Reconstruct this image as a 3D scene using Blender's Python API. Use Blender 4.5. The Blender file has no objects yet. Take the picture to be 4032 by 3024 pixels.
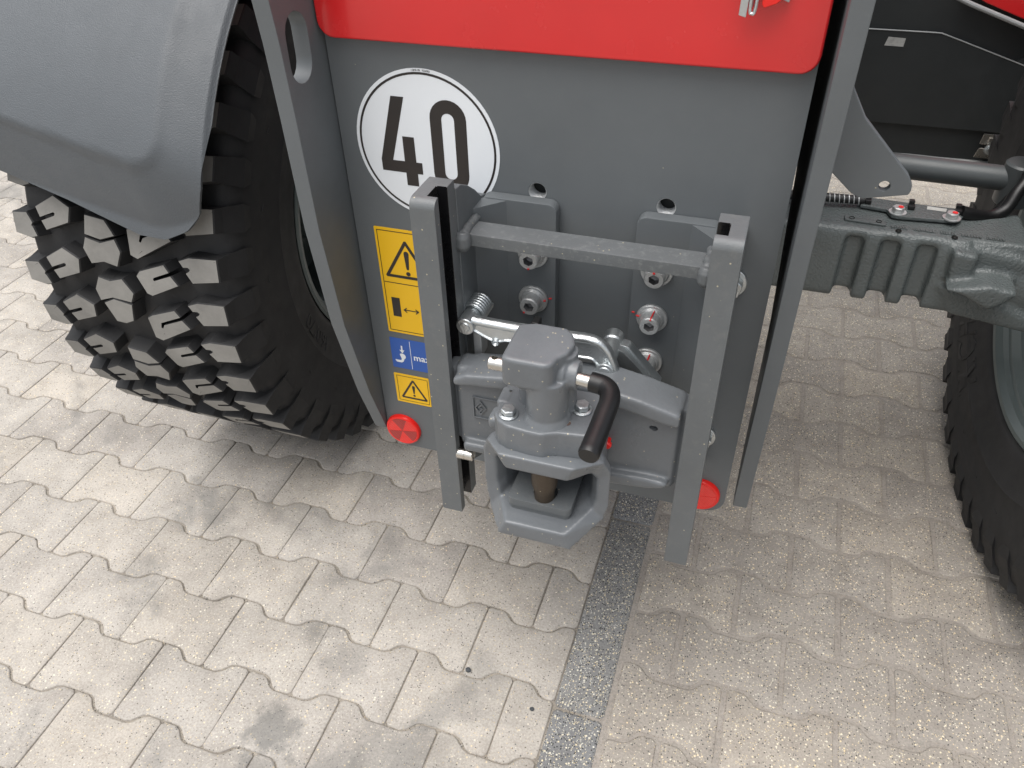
import bpy, bmesh, math, random
from math import sin, cos, pi, radians, atan2, hypot
from mathutils import Vector, Matrix
random.seed(7)
SC = bpy.context.scene
COL = SC.collection

# ------------------------------------------------------------------ camera, sky, sun, exposure
CAMLOC = Vector((0.425308, -0.903903, 1.411313))
CAMROT = (0.885522, 0.022537, 0.319969)
cam_d = bpy.data.cameras.new("camera")
cam = bpy.data.objects.new("camera", cam_d); COL.objects.link(cam)
cam.location = CAMLOC; cam.rotation_euler = CAMROT
cam_d.sensor_width = 36.0; cam_d.lens = 3125.85 / 4032 * 36
cam_d.clip_start = 0.02; cam_d.clip_end = 500
SC.camera = cam
world = bpy.data.worlds.new("World"); SC.world = world; world.use_nodes = True
wn = world.node_tree.nodes; wl = world.node_tree.links; wn.clear()
SUN_EL, SUN_AZ = radians(74), radians(215)
sky = wn.new("ShaderNodeTexSky"); sky.sky_type = 'NISHITA'; sky.sun_disc = False
sky.sun_elevation = SUN_EL; sky.sun_rotation = SUN_AZ; sky.dust_density = 3.0; sky.air_density = 1.2
hs = wn.new("ShaderNodeHueSaturation"); hs.inputs["Saturation"].default_value = 0.26
bg = wn.new("ShaderNodeBackground"); bg.inputs["Strength"].default_value = 0.09
wo = wn.new("ShaderNodeOutputWorld")
wl.new(sky.outputs[0], hs.inputs["Color"]); wl.new(hs.outputs[0], bg.inputs[0]); wl.new(bg.outputs[0], wo.inputs[0])
sun_d = bpy.data.lights.new("sun", 'SUN'); sun_d.energy = 1.5; sun_d.angle = radians(60); sun_d.color = (1, 0.97, 0.93)
sun = bpy.data.objects.new("sun", sun_d); COL.objects.link(sun); sun.location = (-2, -2, 5)
sdir = Vector((sin(SUN_AZ) * cos(SUN_EL), cos(SUN_AZ) * cos(SUN_EL), sin(SUN_EL)))
sun.rotation_euler = sdir.to_track_quat('Z', 'Y').to_euler()
SC.view_settings.view_transform = 'Standard'; SC.view_settings.look = 'None'
SC.view_settings.gamma = 1; SC.view_settings.exposure = 1.06
try: SC.view_settings.use_curve_mapping = False
except Exception: pass
SC.render.engine = 'CYCLES'
SC.cycles.use_denoising = True
SC.cycles.max_bounces = 6

# ------------------------------------------------------------------ materials
MATS = {}
def lin(*c): return tuple(((v / 255) / 12.92 if v / 255 <= 0.04045 else ((v / 255 + 0.055) / 1.055) ** 2.4) for v in c) + (1,)
def newmat(name):
    m = bpy.data.materials.new(name); m.use_nodes = True
    nt = m.node_tree; b = nt.nodes["Principled BSDF"]; MATS[name] = m
    return m, nt, b
def N(nt, t, **kw):
    n = nt.nodes.new(t)
    for k, v in kw.items():
        if k in n.inputs: n.inputs[k].default_value = v
        else: setattr(n, k, v)
    return n
def ramp(nt, stops, interp='LINEAR'):
    r = nt.nodes.new("ShaderNodeValToRGB"); e = r.color_ramp.elements; r.color_ramp.interpolation = interp
    while len(e) < len(stops): e.new(0.5)
    for i, (p, c) in enumerate(stops):
        e[i].position = p; e[i].color = c if len(c) == 4 else tuple(c) + (1,)
    return r
def mixc(nt, fac, a, b, mode='MIX'):
    m = nt.nodes.new("ShaderNodeMix"); m.data_type = 'RGBA'; m.blend_type = mode
    for sock, v in ((m.inputs[0], fac), (m.inputs[6], a), (m.inputs[7], b)):
        if hasattr(v, 'is_linked'): nt.links.new(v, sock)
        elif isinstance(v, (int, float)): sock.default_value = v
        else: sock.default_value = v if len(v) == 4 else tuple(v) + (1,)
    return m.outputs[2]
def pos(nt): return nt.nodes.new("ShaderNodeNewGeometry").outputs["Position"]
def paint(name, col, rough=0.4, dscale=55.0, metal=0.0, bump=0.0, bscale=900, specks=0.0, dirt=0.0, dirtcol=(0.3, 0.28, 0.24), var=0.08, coat=0.0, spec=0.5, scratch=0.0):
    m, nt, b = newmat(name)
    P = pos(nt)
    base = tuple(col[:3]) + (1,)
    n1 = N(nt, "ShaderNodeTexNoise", Scale=9.0, Detail=5.0, Roughness=0.6); nt.links.new(P, n1.inputs["Vector"])
    r1 = ramp(nt, [(0.3, tuple(c * (1 - var) for c in base[:3])), (0.7, tuple(min(1, c * (1 + var)) for c in base[:3]))])
    nt.links.new(n1.outputs[0], r1.inputs[0]); out = r1.outputs[0]
    if dirt > 0:
        n2 = N(nt, "ShaderNodeTexNoise", Scale=dscale, Detail=8.0, Roughness=0.7); nt.links.new(P, n2.inputs["Vector"])
        r2 = ramp(nt, [(0.52, (0, 0, 0)), (0.75, (dirt, dirt, dirt))]); nt.links.new(n2.outputs[0], r2.inputs[0])
        out = mixc(nt, r2.outputs[0], out, dirtcol)
    if specks > 0:
        v = N(nt, "ShaderNodeTexVoronoi", Scale=330.0); nt.links.new(P, v.inputs["Vector"])
        sx = nt.nodes.new("ShaderNodeSeparateColor"); nt.links.new(v.outputs["Color"], sx.inputs[0])
        a = N(nt, "ShaderNodeMath", operation='LESS_THAN'); nt.links.new(sx.outputs[0], a.inputs[0]); a.inputs[1].default_value = specks
        d = N(nt, "ShaderNodeMath", operation='LESS_THAN'); nt.links.new(v.outputs["Distance"], d.inputs[0]); d.inputs[1].default_value = 0.32
        mu = N(nt, "ShaderNodeMath", operation='MULTIPLY'); nt.links.new(a.outputs[0], mu.inputs[0]); nt.links.new(d.outputs[0], mu.inputs[1])
        out = mixc(nt, mu.outputs[0], out, (0.42, 0.38, 0.28))
    nt.links.new(out, b.inputs["Base Color"])
    b.inputs["Roughness"].default_value = rough; b.inputs["Metallic"].default_value = metal
    b.inputs["Specular IOR Level"].default_value = spec
    b.inputs["Coat Weight"].default_value = coat; b.inputs["Coat Roughness"].default_value = 0.08
    n3 = N(nt, "ShaderNodeTexNoise", Scale=30.0, Detail=4.0); nt.links.new(P, n3.inputs["Vector"])
    mr = N(nt, "ShaderNodeMapRange"); nt.links.new(n3.outputs[0], mr.inputs[0])
    mr.inputs[1].default_value = 0.3; mr.inputs[2].default_value = 0.7; mr.inputs[3].default_value = max(0.02, rough - 0.06); mr.inputs[4].default_value = rough + 0.07
    nt.links.new(mr.outputs[0], b.inputs["Roughness"])
    if bump > 0:
        n4 = N(nt, "ShaderNodeTexNoise", Scale=float(bscale), Detail=3.0); nt.links.new(P, n4.inputs["Vector"])
        bp = N(nt, "ShaderNodeBump", Strength=min(1.0, bump), Distance=0.001 * max(1.0, bump)); nt.links.new(n4.outputs[0], bp.inputs["Height"])
        nt.links.new(bp.outputs[0], b.inputs["Normal"])
    return m
GREY = (0.117, 0.128, 0.135)
paint("grey_paint", GREY, 0.52, bump=0.10, bscale=700, var=0.05, dirt=0.02, specks=0.0004)
paint("grey_paint_dusty", (0.118, 0.127, 0.132), 0.45, bump=0.3, bscale=420, var=0.08, dirt=0.14, specks=0.014)
paint("scuffed_paint", (0.122, 0.131, 0.136), 0.42, dscale=130.0, bump=0.3, bscale=420, var=0.08, dirt=0.45, dirtcol=(0.30, 0.31, 0.30), specks=0.02)
paint("cast_paint", (0.135, 0.145, 0.155), 0.33, bump=0.5, bscale=170, var=0.12, dirt=0.12, dirtcol=(0.22, 0.22, 0.21), specks=0.022)
paint("axle_paint", (0.100, 0.114, 0.114), 0.2, bump=2.2, bscale=230, var=0.12, dirt=0.10, dirtcol=(0.10, 0.085, 0.075))
paint("tube_paint", (0.07, 0.078, 0.08), 0.35, bump=0.2, bscale=300, var=0.08)
paint("dark_panel", (0.020, 0.023, 0.024), 0.5, bump=0.08, var=0.1, dirt=0.04, dirtcol=(0.08, 0.07, 0.06))
paint("guard_plastic", (0.080, 0.089, 0.098), 0.46, bump=0.8, bscale=520, var=0.05)
paint("red_paint", (0.60, 0.018, 0.020), 0.22, var=0.04, coat=0.4, spec=0.5, bump=0.03, bscale=60)
paint("rubber", (0.018, 0.018, 0.019), 0.68, bump=0.2, bscale=300, var=0.25, dirt=0.10, dirtcol=(0.05, 0.047, 0.042))
paint("tread_face", (0.225, 0.218, 0.203), 0.75, bump=0.4, bscale=250, var=0.22, dirt=0.6, dirtcol=(0.25, 0.243, 0.225))
paint("black_grease", (0.006, 0.006, 0.007), 0.28, var=0.3, bump=0.4, bscale=120, specks=0.004)
paint("black_grip", (0.006, 0.006, 0.0065), 0.42, var=0.2, bump=0.15, bscale=120, dirt=0.04, dirtcol=(0.1, 0.09, 0.08))
paint("zinc", (0.60, 0.63, 0.64), 0.34, metal=0.95, bump=0.5, bscale=420, var=0.16, dirt=0.08, dirtcol=(0.4, 0.4, 0.4))
paint("zinc_dull", (0.52, 0.53, 0.53), 0.42, metal=0.6, bump=0.6, bscale=380, var=0.16, dirt=0.3, dirtcol=(0.26, 0.26, 0.26))
paint("socket_shade", (0.24, 0.24, 0.245), 0.5, metal=0.6, var=0.2)  # darker zinc tone paints the shade inside the bolt sockets
paint("steel", (0.62, 0.60, 0.56), 0.28, metal=1.0, bump=0.1, var=0.1)
paint("pin_steel", (0.075, 0.058, 0.042), 0.45, metal=0.5, bump=0.4, bscale=160, var=0.35, dirt=0.4, dirtcol=(0.05, 0.035, 0.025), specks=0.02)
paint("white_vinyl", (0.76, 0.79, 0.82), 0.38, var=0.015)
paint("black_print", (0.022, 0.018, 0.017), 0.4, var=0.1)
paint("yellow_vinyl", (0.86, 0.50, 0.006), 0.38, var=0.02)
paint("blue_vinyl", (0.025, 0.10, 0.40), 0.38, var=0.03)
paint("red_mark", (0.65, 0.02, 0.02), 0.6, var=0.2)
paint("red_plastic", (0.75, 0.015, 0.01), 0.3, var=0.05)
paint("dark_hole", (0.01, 0.009, 0.008), 0.7, var=0.3)  # near-black colour stands in for the shade inside small holes
paint("rim_paint", (0.095, 0.115, 0.115), 0.34, bump=0.1, var=0.06)
paint("trim_and_glint", (0.35, 0.36, 0.36), 0.35, metal=0.3)  # real grey trim, also the light painted along the tank edges
paint("pebble_dark", (0.06, 0.065, 0.07), 0.8, var=0.3)
paint("pebble_brown", (0.09, 0.06, 0.05), 0.8, var=0.3)
paint("paper_label", (0.42, 0.42, 0.40), 0.6, var=0.2, dirt=0.5, dirtcol=(0.06, 0.06, 0.06))
def reflector_mat():
    m, nt, b = newmat("reflector_lens")
    P = pos(nt)
    v = N(nt, "ShaderNodeTexChecker", Scale=560.0); nt.links.new(P, v.inputs["Vector"])
    v.inputs[1].default_value = (0.85, 0.02, 0.012, 1); v.inputs[2].default_value = (0.62, 0.008, 0.006, 1)
    nt.links.new(v.outputs[0], b.inputs["Base Color"])
    b.inputs["Roughness"].default_value = 0.12; b.inputs["Coat Weight"].default_value = 0.6
    w = N(nt, "ShaderNodeTexVoronoi", Scale=420.0); nt.links.new(P, w.inputs["Vector"])
    bp = N(nt, "ShaderNodeBump", Strength=0.25, Distance=0.001); nt.links.new(w.outputs["Distance"], bp.inputs["Height"]); nt.links.new(bp.outputs[0], b.inputs["Normal"])
    m2 = m.copy(); m2.name = "reflector_lens_dark"; MATS["reflector_lens_dark"] = m2
    for n in m2.node_tree.nodes:
        if n.type == 'TEX_CHECKER': n.inputs[1].default_value = (0.46, 0.012, 0.01, 1); n.inputs[2].default_value = (0.22, 0.006, 0.006, 1)
reflector_mat()
def stone(name, base, light, dark, f_light, f_dark, scale, var, stain, bump):
    """cast concrete paving with exposed grit: fine light and dark grains over a blotchy base"""
    m, nt, b = newmat(name); P = pos(nt); L = nt.links.new
    oi = nt.nodes.new("ShaderNodeObjectInfo")
    big = N(nt, "ShaderNodeTexNoise", Scale=2.6, Detail=6.0, Roughness=0.62); L(P, big.inputs["Vector"])
    rb = ramp(nt, [(0.34, tuple(c * (1 - var) for c in base)), (0.5, base), (0.68, tuple(min(1, c * (1 + var * 0.8)) for c in base))]); L(big.outputs[0], rb.inputs[0])
    orr = ramp(nt, [(0, (0.90, 0.89, 0.89)), (0.5, (1.0, 1.0, 1.0)), (1, (1.07, 1.05, 1.02))]); L(oi.outputs["Random"], orr.inputs[0])
    out = mixc(nt, 1.0, rb.outputs[0], orr.outputs[0], 'MULTIPLY')
    fine = N(nt, "ShaderNodeTexNoise", Scale=230.0, Detail=4.0, Roughness=0.7); L(P, fine.inputs["Vector"])
    rf = ramp(nt, [(0.3, (0.74, 0.73, 0.72)), (0.5, (1, 1, 1)), (0.7, (1.2, 1.19, 1.17))]); L(fine.outputs[0], rf.inputs[0])
    out = mixc(nt, 1.0, out, rf.outputs[0], 'MULTIPLY')
    med = N(nt, "ShaderNodeTexNoise", Scale=17.0, Detail=6.0, Roughness=0.6); L(P, med.inputs["Vector"])
    rm = ramp(nt, [(0.32, (0.88, 0.87, 0.86)), (0.5, (1, 1, 1)), (0.68, (1.09, 1.09, 1.09))]); L(med.outputs[0], rm.inputs[0])
    out = mixc(nt, 1.0, out, rm.outputs[0], 'MULTIPLY')
    def grains(out, sc, frac, col, thr, chan):
        v = N(nt, "ShaderNodeTexVoronoi", Scale=float(sc)); L(P, v.inputs["Vector"])
        sx = nt.nodes.new("ShaderNodeSeparateColor"); L(v.outputs["Color"], sx.inputs[0])
        a = N(nt, "ShaderNodeMath", operation='LESS_THAN'); L(sx.outputs[chan], a.inputs[0]); a.inputs[1].default_value = frac
        d = N(nt, "ShaderNodeMapRange"); L(v.outputs["Distance"], d.inputs[0])
        d.inputs[1].default_value = thr * 0.7; d.inputs[2].default_value = thr; d.inputs[3].default_value = 1; d.inputs[4].default_value = 0
        mu = N(nt, "ShaderNodeMath", operation='MULTIPLY'); L(a.outputs[0], mu.inputs[0]); L(d.outputs[0], mu.inputs[1])
        hue = mixc(nt, sx.outputs[2 if chan != 2 else 0], col, tuple(c * k for c, k in zip(col, (0.95, 0.82, 0.6))))
        return mixc(nt, mu.outputs[0], out, hue)
    out = grains(out, scale, f_dark, dark, 0.42, 0)
    out = grains(out, scale * 1.25, f_light, light, 0.42, 1)
    out = grains(out, scale * 0.62, f_light * 0.35, tuple(min(1, c * 1.1) for c in light), 0.33, 2)
    if stain > 0:
        ns = N(nt, "ShaderNodeTexNoise", Scale=3.4, Detail=7.0, Roughness=0.6, Distortion=0.6); L(P, ns.inputs["Vector"])
        rs = ramp(nt, [(0.56, (0, 0, 0)), (0.66, (stain, stain, stain))]); L(ns.outputs[0], rs.inputs[0])
        out = mixc(nt, rs.outputs[0], out, (0.13, 0.13, 0.125), 'MIX')
        # a few oil drips, each a ragged spot of its own
        for (sx_, sy_, rad, k) in ((-0.255, -0.36, 0.055, 0.62), (-0.235, -0.44, 0.06, 0.42), (-0.19, -0.53, 0.05, 0.5), (-0.10, -0.42, 0.075, 0.38), (-0.03, -0.36, 0.08, 0.3), (-0.19, -0.20, 0.05, 0.3), (-0.285, -0.145, 0.035, 0.4), (0.03, -0.33, 0.07, 0.25)):
            vs = N(nt, "ShaderNodeVectorMath", operation='DISTANCE'); L(P, vs.inputs[0]); vs.inputs[1].default_value = (sx_, sy_, 0)
            nn = N(nt, "ShaderNodeTexNoise", Scale=28.0, Detail=6.0, Roughness=0.65); L(P, nn.inputs["Vector"])
            ad = N(nt, "ShaderNodeMath", operation='MULTIPLY_ADD'); L(nn.outputs[0], ad.inputs[0]); ad.inputs[1].default_value = 0.11; L(vs.outputs["Value"], ad.inputs[2])
            mr = N(nt, "ShaderNodeMapRange"); L(ad.outputs[0], mr.inputs[0]); mr.inputs[1].default_value = rad + 0.03; mr.inputs[2].default_value = rad + 0.062; mr.inputs[3].default_value = k; mr.inputs[4].default_value = 0
            out = mixc(nt, mr.outputs[0], out, (0.12, 0.12, 0.115))
    L(out, b.inputs["Base Color"]); b.inputs["Roughness"].default_value = 0.85
    bn = N(nt, "ShaderNodeTexNoise", Scale=260.0, Detail=5.0, Roughness=0.7); L(P, bn.inputs["Vector"])
    bp = N(nt, "ShaderNodeBump", Strength=bump, Distance=0.0015); L(bn.outputs[0], bp.inputs["Height"]); L(bp.outputs[0], b.inputs["Normal"])
    return m
stone("pale_concrete", (0.388, 0.360, 0.325), (0.60, 0.56, 0.48), (0.13, 0.13, 0.135), 0.13, 0.09, 270, 0.21, 0.46, 0.6)
stone("gritty_concrete", (0.325, 0.296, 0.262), (0.68, 0.63, 0.52), (0.085, 0.085, 0.09), 0.22, 0.20, 265, 0.10, 0.0, 0.7)
stone("basalt_concrete", (0.20, 0.202, 0.203), (0.62, 0.60, 0.53), (0.02, 0.02, 0.022), 0.42, 0.42, 265, 0.10, 0.0, 0.7)
stone("pale_sand", (0.37, 0.35, 0.315), (0.5, 0.47, 0.4), (0.10, 0.095, 0.09), 0.2, 0.25, 320, 0.25, 0.0, 1.0)
stone("joint_sand", (0.315, 0.285, 0.252), (0.42, 0.38, 0.33), (0.19, 0.17, 0.16), 0.12, 0.12, 420, 0.12, 0.0, 0.6)
stone("dark_soil", (0.26, 0.238, 0.208), (0.34, 0.31, 0.26), (0.04, 0.037, 0.034), 0.22, 0.3, 330, 0.45, 0.0, 1.0)
M = MATS

# ------------------------------------------------------------------ mesh helpers
AX = {'x': lambda u, v, w: (w, u, v), 'y': lambda u, v, w: (u, w, v), 'z': lambda u, v, w: (u, v, w)}
class B:
    def __init__(s): s.bm = bmesh.new(); s.mi = 0
    def merge(s, t):
        bmesh.ops.recalc_face_normals(t, faces=t.faces)
        for f in t.faces: f.material_index = s.mi
        me = bpy.data.meshes.new("tmp"); t.to_mesh(me); t.free(); s.bm.from_mesh(me); bpy.data.meshes.remove(me)
        return s
    def mat(s, i): s.mi = i; return s
    def bevel(s, t, w, seg=2, ang=25):
        if w <= 0: return
        es = [e for e in t.edges if len(e.link_faces) == 2 and e.calc_face_angle(0) > radians(ang)]
        bmesh.ops.bevel(t, geom=es, offset=w, segments=seg, profile=0.5, affect='EDGES', clamp_overlap=True)
    def box(s, a, b, bev=0.0, seg=2, rot=None, at=None):
        t = bmesh.new(); bmesh.ops.create_cube(t, size=1)
        for v in t.verts: v.co = Vector(((a[0] + b[0]) / 2 + v.co.x * (b[0] - a[0]), (a[1] + b[1]) / 2 + v.co.y * (b[1] - a[1]), (a[2] + b[2]) / 2 + v.co.z * (b[2] - a[2])))
        bmesh.ops.recalc_face_normals(t, faces=t.faces); s.bevel(t, bev, seg)
        if rot is not None: bmesh.ops.rotate(t, verts=t.verts, cent=at or ((a[0]+b[0])/2, (a[1]+b[1])/2, (a[2]+b[2])/2), matrix=rot)
        return s.merge(t)
    def prism(s, pts, axis, w0, w1, bev=0.0, seg=2, holes=(), ang=25):
        t = bmesh.new(); f = AX[axis]
        if not holes:
            vs = [t.verts.new(f(u, v, w0)) for u, v in pts]; faces = [t.faces.new(vs)]
        else:
            es = []
            for loop in [pts] + list(holes):
                vs = [t.verts.new(f(u, v, w0)) for u, v in loop]
                es += [t.edges.new((vs[i], vs[(i + 1) % len(vs)])) for i in range(len(vs))]
            g = bmesh.ops.triangle_fill(t, use_beauty=True, use_dissolve=False, edges=es); faces = list(t.faces)
        r = bmesh.ops.extrude_face_region(t, geom=faces)
        d = Vector(f(0, 0, w1)) - Vector(f(0, 0, w0))
        bmesh.ops.translate(t, verts=[x for x in r["geom"] if isinstance(x, bmesh.types.BMVert)], vec=d)
        bmesh.ops.recalc_face_normals(t, faces=t.faces); s.bevel(t, bev, seg, ang)
        return s.merge(t)
    def lathe(s, prof, origin, d, n=32, closed=False):
        """prof = [(axial, radius)...] revolved about direction d from origin"""
        t = bmesh.new(); d = Vector(d).normalized(); o = Vector(origin)
        q = d.to_track_quat('Z', 'Y'); rings = []
        for a, r in prof:
            if r < 1e-6: rings.append([t.verts.new(o + d * a)])
            else: rings.append([t.verts.new(o + q @ Vector((r * cos(2 * pi * k / n), r * sin(2 * pi * k / n), a))) for k in range(n)])
        pr = list(zip(rings, rings[1:])) + ([(rings[-1], rings[0])] if closed else [])
        for A, C in pr:
            for k in range(n):
                k2 = (k + 1) % n
                if len(A) == 1 and len(C) == 1: continue
                if len(A) == 1: t.faces.new((A[0], C[k], C[k2]))
                elif len(C) == 1: t.faces.new((A[k], A[k2], C[0]))
                else: t.faces.new((A[k], A[k2], C[k2], C[k]))
        return s.merge(t)
    def cyl(s, p0, p1, r, r1=None, n=24, bev=0.0):
        p0, p1 = Vector(p0), Vector(p1); L = (p1 - p0).length; r1 = r if r1 is None else r1; b_ = bev
        pr = [(0, 0), (0, r - b_), (b_, r), (L - b_, r1), (L, r1 - b_), (L, 0)] if b_ > 0 else [(0, 0), (0, r), (L, r1), (L, 0)]
        return s.lathe(pr, p0, p1 - p0, n)
    def ngon(s, p0, p1, r, n=6, bev=0.0, turn=0.0):
        t = bmesh.new(); p0, p1 = Vector(p0), Vector(p1); q = (p1 - p0).to_track_quat('Z', 'Y')
        A = [t.verts.new(p0 + q @ Vector((r * cos(2 * pi * k / n + turn), r * sin(2 * pi * k / n + turn), 0))) for k in range(n)]
        f = t.faces.new(A); e = bmesh.ops.extrude_face_region(t, geom=[f])
        bmesh.ops.translate(t, verts=[x for x in e["geom"] if isinstance(x, bmesh.types.BMVert)], vec=p1 - p0)
        bmesh.ops.recalc_face_normals(t, faces=t.faces); s.bevel(t, bev, 1)
        return s.merge(t)
    def tube(s, path, r, n=14, caps=True, flat=None):
        t = bmesh.new(); pts = [Vector(p) for p in path]; rings = []
        up = None
        for i, p in enumerate(pts):
            d = (pts[min(i + 1, len(pts) - 1)] - pts[max(i - 1, 0)]).normalized()
            if up is None:
                up = Vector((0, 0, 1)) if abs(d.z) < 0.9 else Vector((0, 1, 0))
            sd = d.cross(up).normalized(); up = sd.cross(d).normalized()
            rr = r[i] if isinstance(r, (list, tuple)) else r
            rings.append([t.verts.new(p + (sd * cos(2 * pi * k / n) * (flat or 1) + up * sin(2 * pi * k / n)) * rr) for k in range(n)])
        for A, C in zip(rings, rings[1:]):
            for k in range(n): t.faces.new((A[k], A[(k + 1) % n], C[(k + 1) % n], C[k]))
        if caps: t.faces.new(rings[0][::-1]); t.faces.new(rings[-1])
        return s.merge(t)
    def poly(s, pts):
        t = bmesh.new(); t.faces.new([t.verts.new(p) for p in pts])
        for f in t.faces: f.material_index = s.mi
        me = bpy.data.meshes.new("tmp"); t.to_mesh(me); t.free(); s.bm.from_mesh(me); bpy.data.meshes.remove(me); return s
    def fill(s, loops, axis, w, toward):
        """flat sheet with holes; loops of (u,v), normal made to face 'toward'"""
        t = bmesh.new(); f = AX[axis]; es = []
        for loop in loops:
            vs = [t.verts.new(f(u, v, w)) for u, v in loop]; es += [t.edges.new((vs[i], vs[(i + 1) % len(vs)])) for i in range(len(vs))]
        bmesh.ops.triangle_fill(t, use_beauty=True, use_dissolve=False, edges=es)
        for fc in t.faces:
            fc.normal_update(); fc.material_index = s.mi
            if fc.normal.dot(Vector(toward)) < 0: fc.normal_flip()
        me = bpy.data.meshes.new("tmp"); t.to_mesh(me); t.free(); s.bm.from_mesh(me); bpy.data.meshes.remove(me); return s
    def mesh(s, name, mats, smooth=32):
        me = bpy.data.meshes.new(name); s.bm.to_mesh(me); s.bm.free()
        for m in (mats if isinstance(mats, (list, tuple)) else [mats]): me.materials.append(M[m])
        if smooth:
            me.shade_smooth() if hasattr(me, "shade_smooth") else [setattr(p, "use_smooth", True) for p in me.polygons]
            me.set_sharp_from_angle(angle=radians(smooth))
        return me
def link(name, me, parent=None, label=None, cat=None, group=None, kind=None, loc=None):
    o = bpy.data.objects.new(name, me); COL.objects.link(o)
    if parent is not None:
        o.parent = parent
        if loc is None: o.matrix_parent_inverse = Matrix.Translation(-WLOC.get(parent.name, Vector()))
    if loc is not None: o.location = loc
    for k, v in (("label", label), ("category", cat), ("group", group), ("kind", kind)):
        if v: o[k] = v
    return o
WLOC = {}
def obj(b, name, mats, parent=None, smooth=32, **kw):
    o = link(name, b.mesh(name, mats, smooth), parent, **kw)
    if smooth and len(o.data.polygons) < 6000:
        w = o.modifiers.new("weighted_normal", 'WEIGHTED_NORMAL'); w.keep_sharp = True; w.weight = 90
    return o
def thing(name, label, cat, loc=(0, 0, 0), group=None):
    o = bpy.data.objects.new(name, None); COL.objects.link(o); o.location = loc; o.empty_display_size = 0.1
    o["label"] = label; o["category"] = cat
    if group: o["group"] = group
    WLOC[o.name] = Vector(loc); return o
def cast(b, name, mats, voxel, it=6, cuts=(), fac=0.5):
    """melt overlapping solids into one casting with soft fillets"""
    me = b.mesh(name, mats, 0); o = bpy.data.objects.new("tmp_cast", me); COL.objects.link(o)
    r = o.modifiers.new("r", 'REMESH'); r.mode = 'VOXEL'; r.voxel_size = voxel
    sm = o.modifiers.new("s", 'SMOOTH'); sm.factor = fac; sm.iterations = it
    tmps = []
    for c in cuts:
        cm = c.mesh("cut", "dark_hole", 0); co = bpy.data.objects.new("tmp_cut", cm); COL.objects.link(co); tmps.append(co)
        bo = o.modifiers.new("b", 'BOOLEAN'); bo.operation = 'DIFFERENCE'; bo.object = co; bo.solver = 'EXACT'
    dg = bpy.context.evaluated_depsgraph_get(); dg.update()
    me2 = bpy.data.meshes.new_from_object(o.evaluated_get(dg)); me2.name = name
    for t in [o] + tmps:
        bpy.data.objects.remove(t)
    me2.materials.clear()
    for m in (mats if isinstance(mats, (list, tuple)) else [mats]): me2.materials.append(M[m])
    me2.shade_smooth(); me2.set_sharp_from_angle(angle=radians(50))
    return me2
def arc(cx, cy, r, a0, a1, n=8): return [(cx + r * cos(radians(a0 + (a1 - a0) * i / n)), cy + r * sin(radians(a0 + (a1 - a0) * i / n))) for i in range(n + 1)]
def circ(cx, cy, r, n=32): return [(cx + r * cos(2 * pi * i / n), cy + r * sin(2 * pi * i / n)) for i in range(n)]
def rrect(x0, z0, x1, z1, r, n=5):
    rs = r if isinstance(r, (list, tuple)) else (r, r, r, r)   # bl, br, tr, tl
    return arc(x0 + rs[0], z0 + rs[0], rs[0], 180, 270, n) + arc(x1 - rs[1], z0 + rs[1], rs[1], 270, 360, n) + arc(x1 - rs[2], z1 - rs[2], rs[2], 0, 90, n) + arc(x0 + rs[3], z1 - rs[3], rs[3], 90, 180, n)
def bez(p0, p1, p2, p3, n=10):
    P = [Vector(p) for p in (p0, p1, p2, p3)]
    return [P[0] * (1 - t) ** 3 + P[1] * 3 * t * (1 - t) ** 2 + P[2] * 3 * t * t * (1 - t) + P[3] * t ** 3 for t in [i / n for i in range(n + 1)]]
def spline(pts, n=6):
    P = [Vector(p) for p in pts]; P = [P[0]] + P + [P[-1]]; out = []
    for i in range(1, len(P) - 2):
        for k in range(n):
            t = k / n; a, b_, c, d = P[i - 1], P[i], P[i + 1], P[i + 2]
            out.append(0.5 * ((2 * b_) + (c - a) * t + (2 * a - 5 * b_ + 4 * c - d) * t * t + (3 * b_ - a - 3 * c + d) * t ** 3))
    return out + [P[-2]]
def text_mesh(txt, size, offset=0.0, spacing=1.0):
    cu = bpy.data.curves.new("txt", 'FONT'); cu.body = txt; cu.size = size; cu.offset = offset; cu.space_character = spacing; cu.resolution_u = 3
    o = bpy.data.objects.new("tmp_txt", cu); COL.objects.link(o)
    dg = bpy.context.evaluated_depsgraph_get(); dg.update()
    me = bpy.data.meshes.new_from_object(o.evaluated_get(dg)); bpy.data.objects.remove(o); return me
def add_text(b, me, mp):
    t = bmesh.new(); t.from_mesh(me)
    for v in t.verts: v.co = Vector(mp(v.co.x, v.co.y))
    for f in t.faces: f.material_index = b.mi
    m2 = bpy.data.meshes.new("tmp"); t.to_mesh(m2); t.free(); b.bm.from_mesh(m2); bpy.data.meshes.remove(m2)

# ------------------------------------------------------------------ ground and paving
def sheet(name, pts, z, mat, **kw):
    b = B(); b.poly([(x, y, z) for x, y in pts]); return obj(b, name, mat, None, 0, **kw)
sheet("ground", [(-80, -80), (80, -80), (80, 80), (-80, 80)], -0.012, "pale_sand", kind="structure")
pav = sheet("pavement", [(-7, -4), (0.29, -4), (0.29, 7), (-7, 7)], -0.0042, "dark_soil", kind="structure")
sheet("joint_sand_bed", [(0.29, -4), (6, -4), (6, 7), (0.29, 7)], -0.0026, "joint_sand", kind="structure")
PITCH, AMP = 0.14, 0.0118
def paver_outline(gap, jag):
    """double-T paving stone: tall ends, narrow waist"""
    h, w = PITCH / 2, 0.1 - gap
    top = [(-0.1 + gap, h + AMP), (-0.064, h + AMP), (-0.040, h - AMP), (0.040, h - AMP), (0.064, h + AMP), (0.1 - gap, h + AMP)]
    out = [(x, y - gap) for x, y in top] + [(x, -y + gap) for x, y in reversed(top)]
    return out
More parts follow.
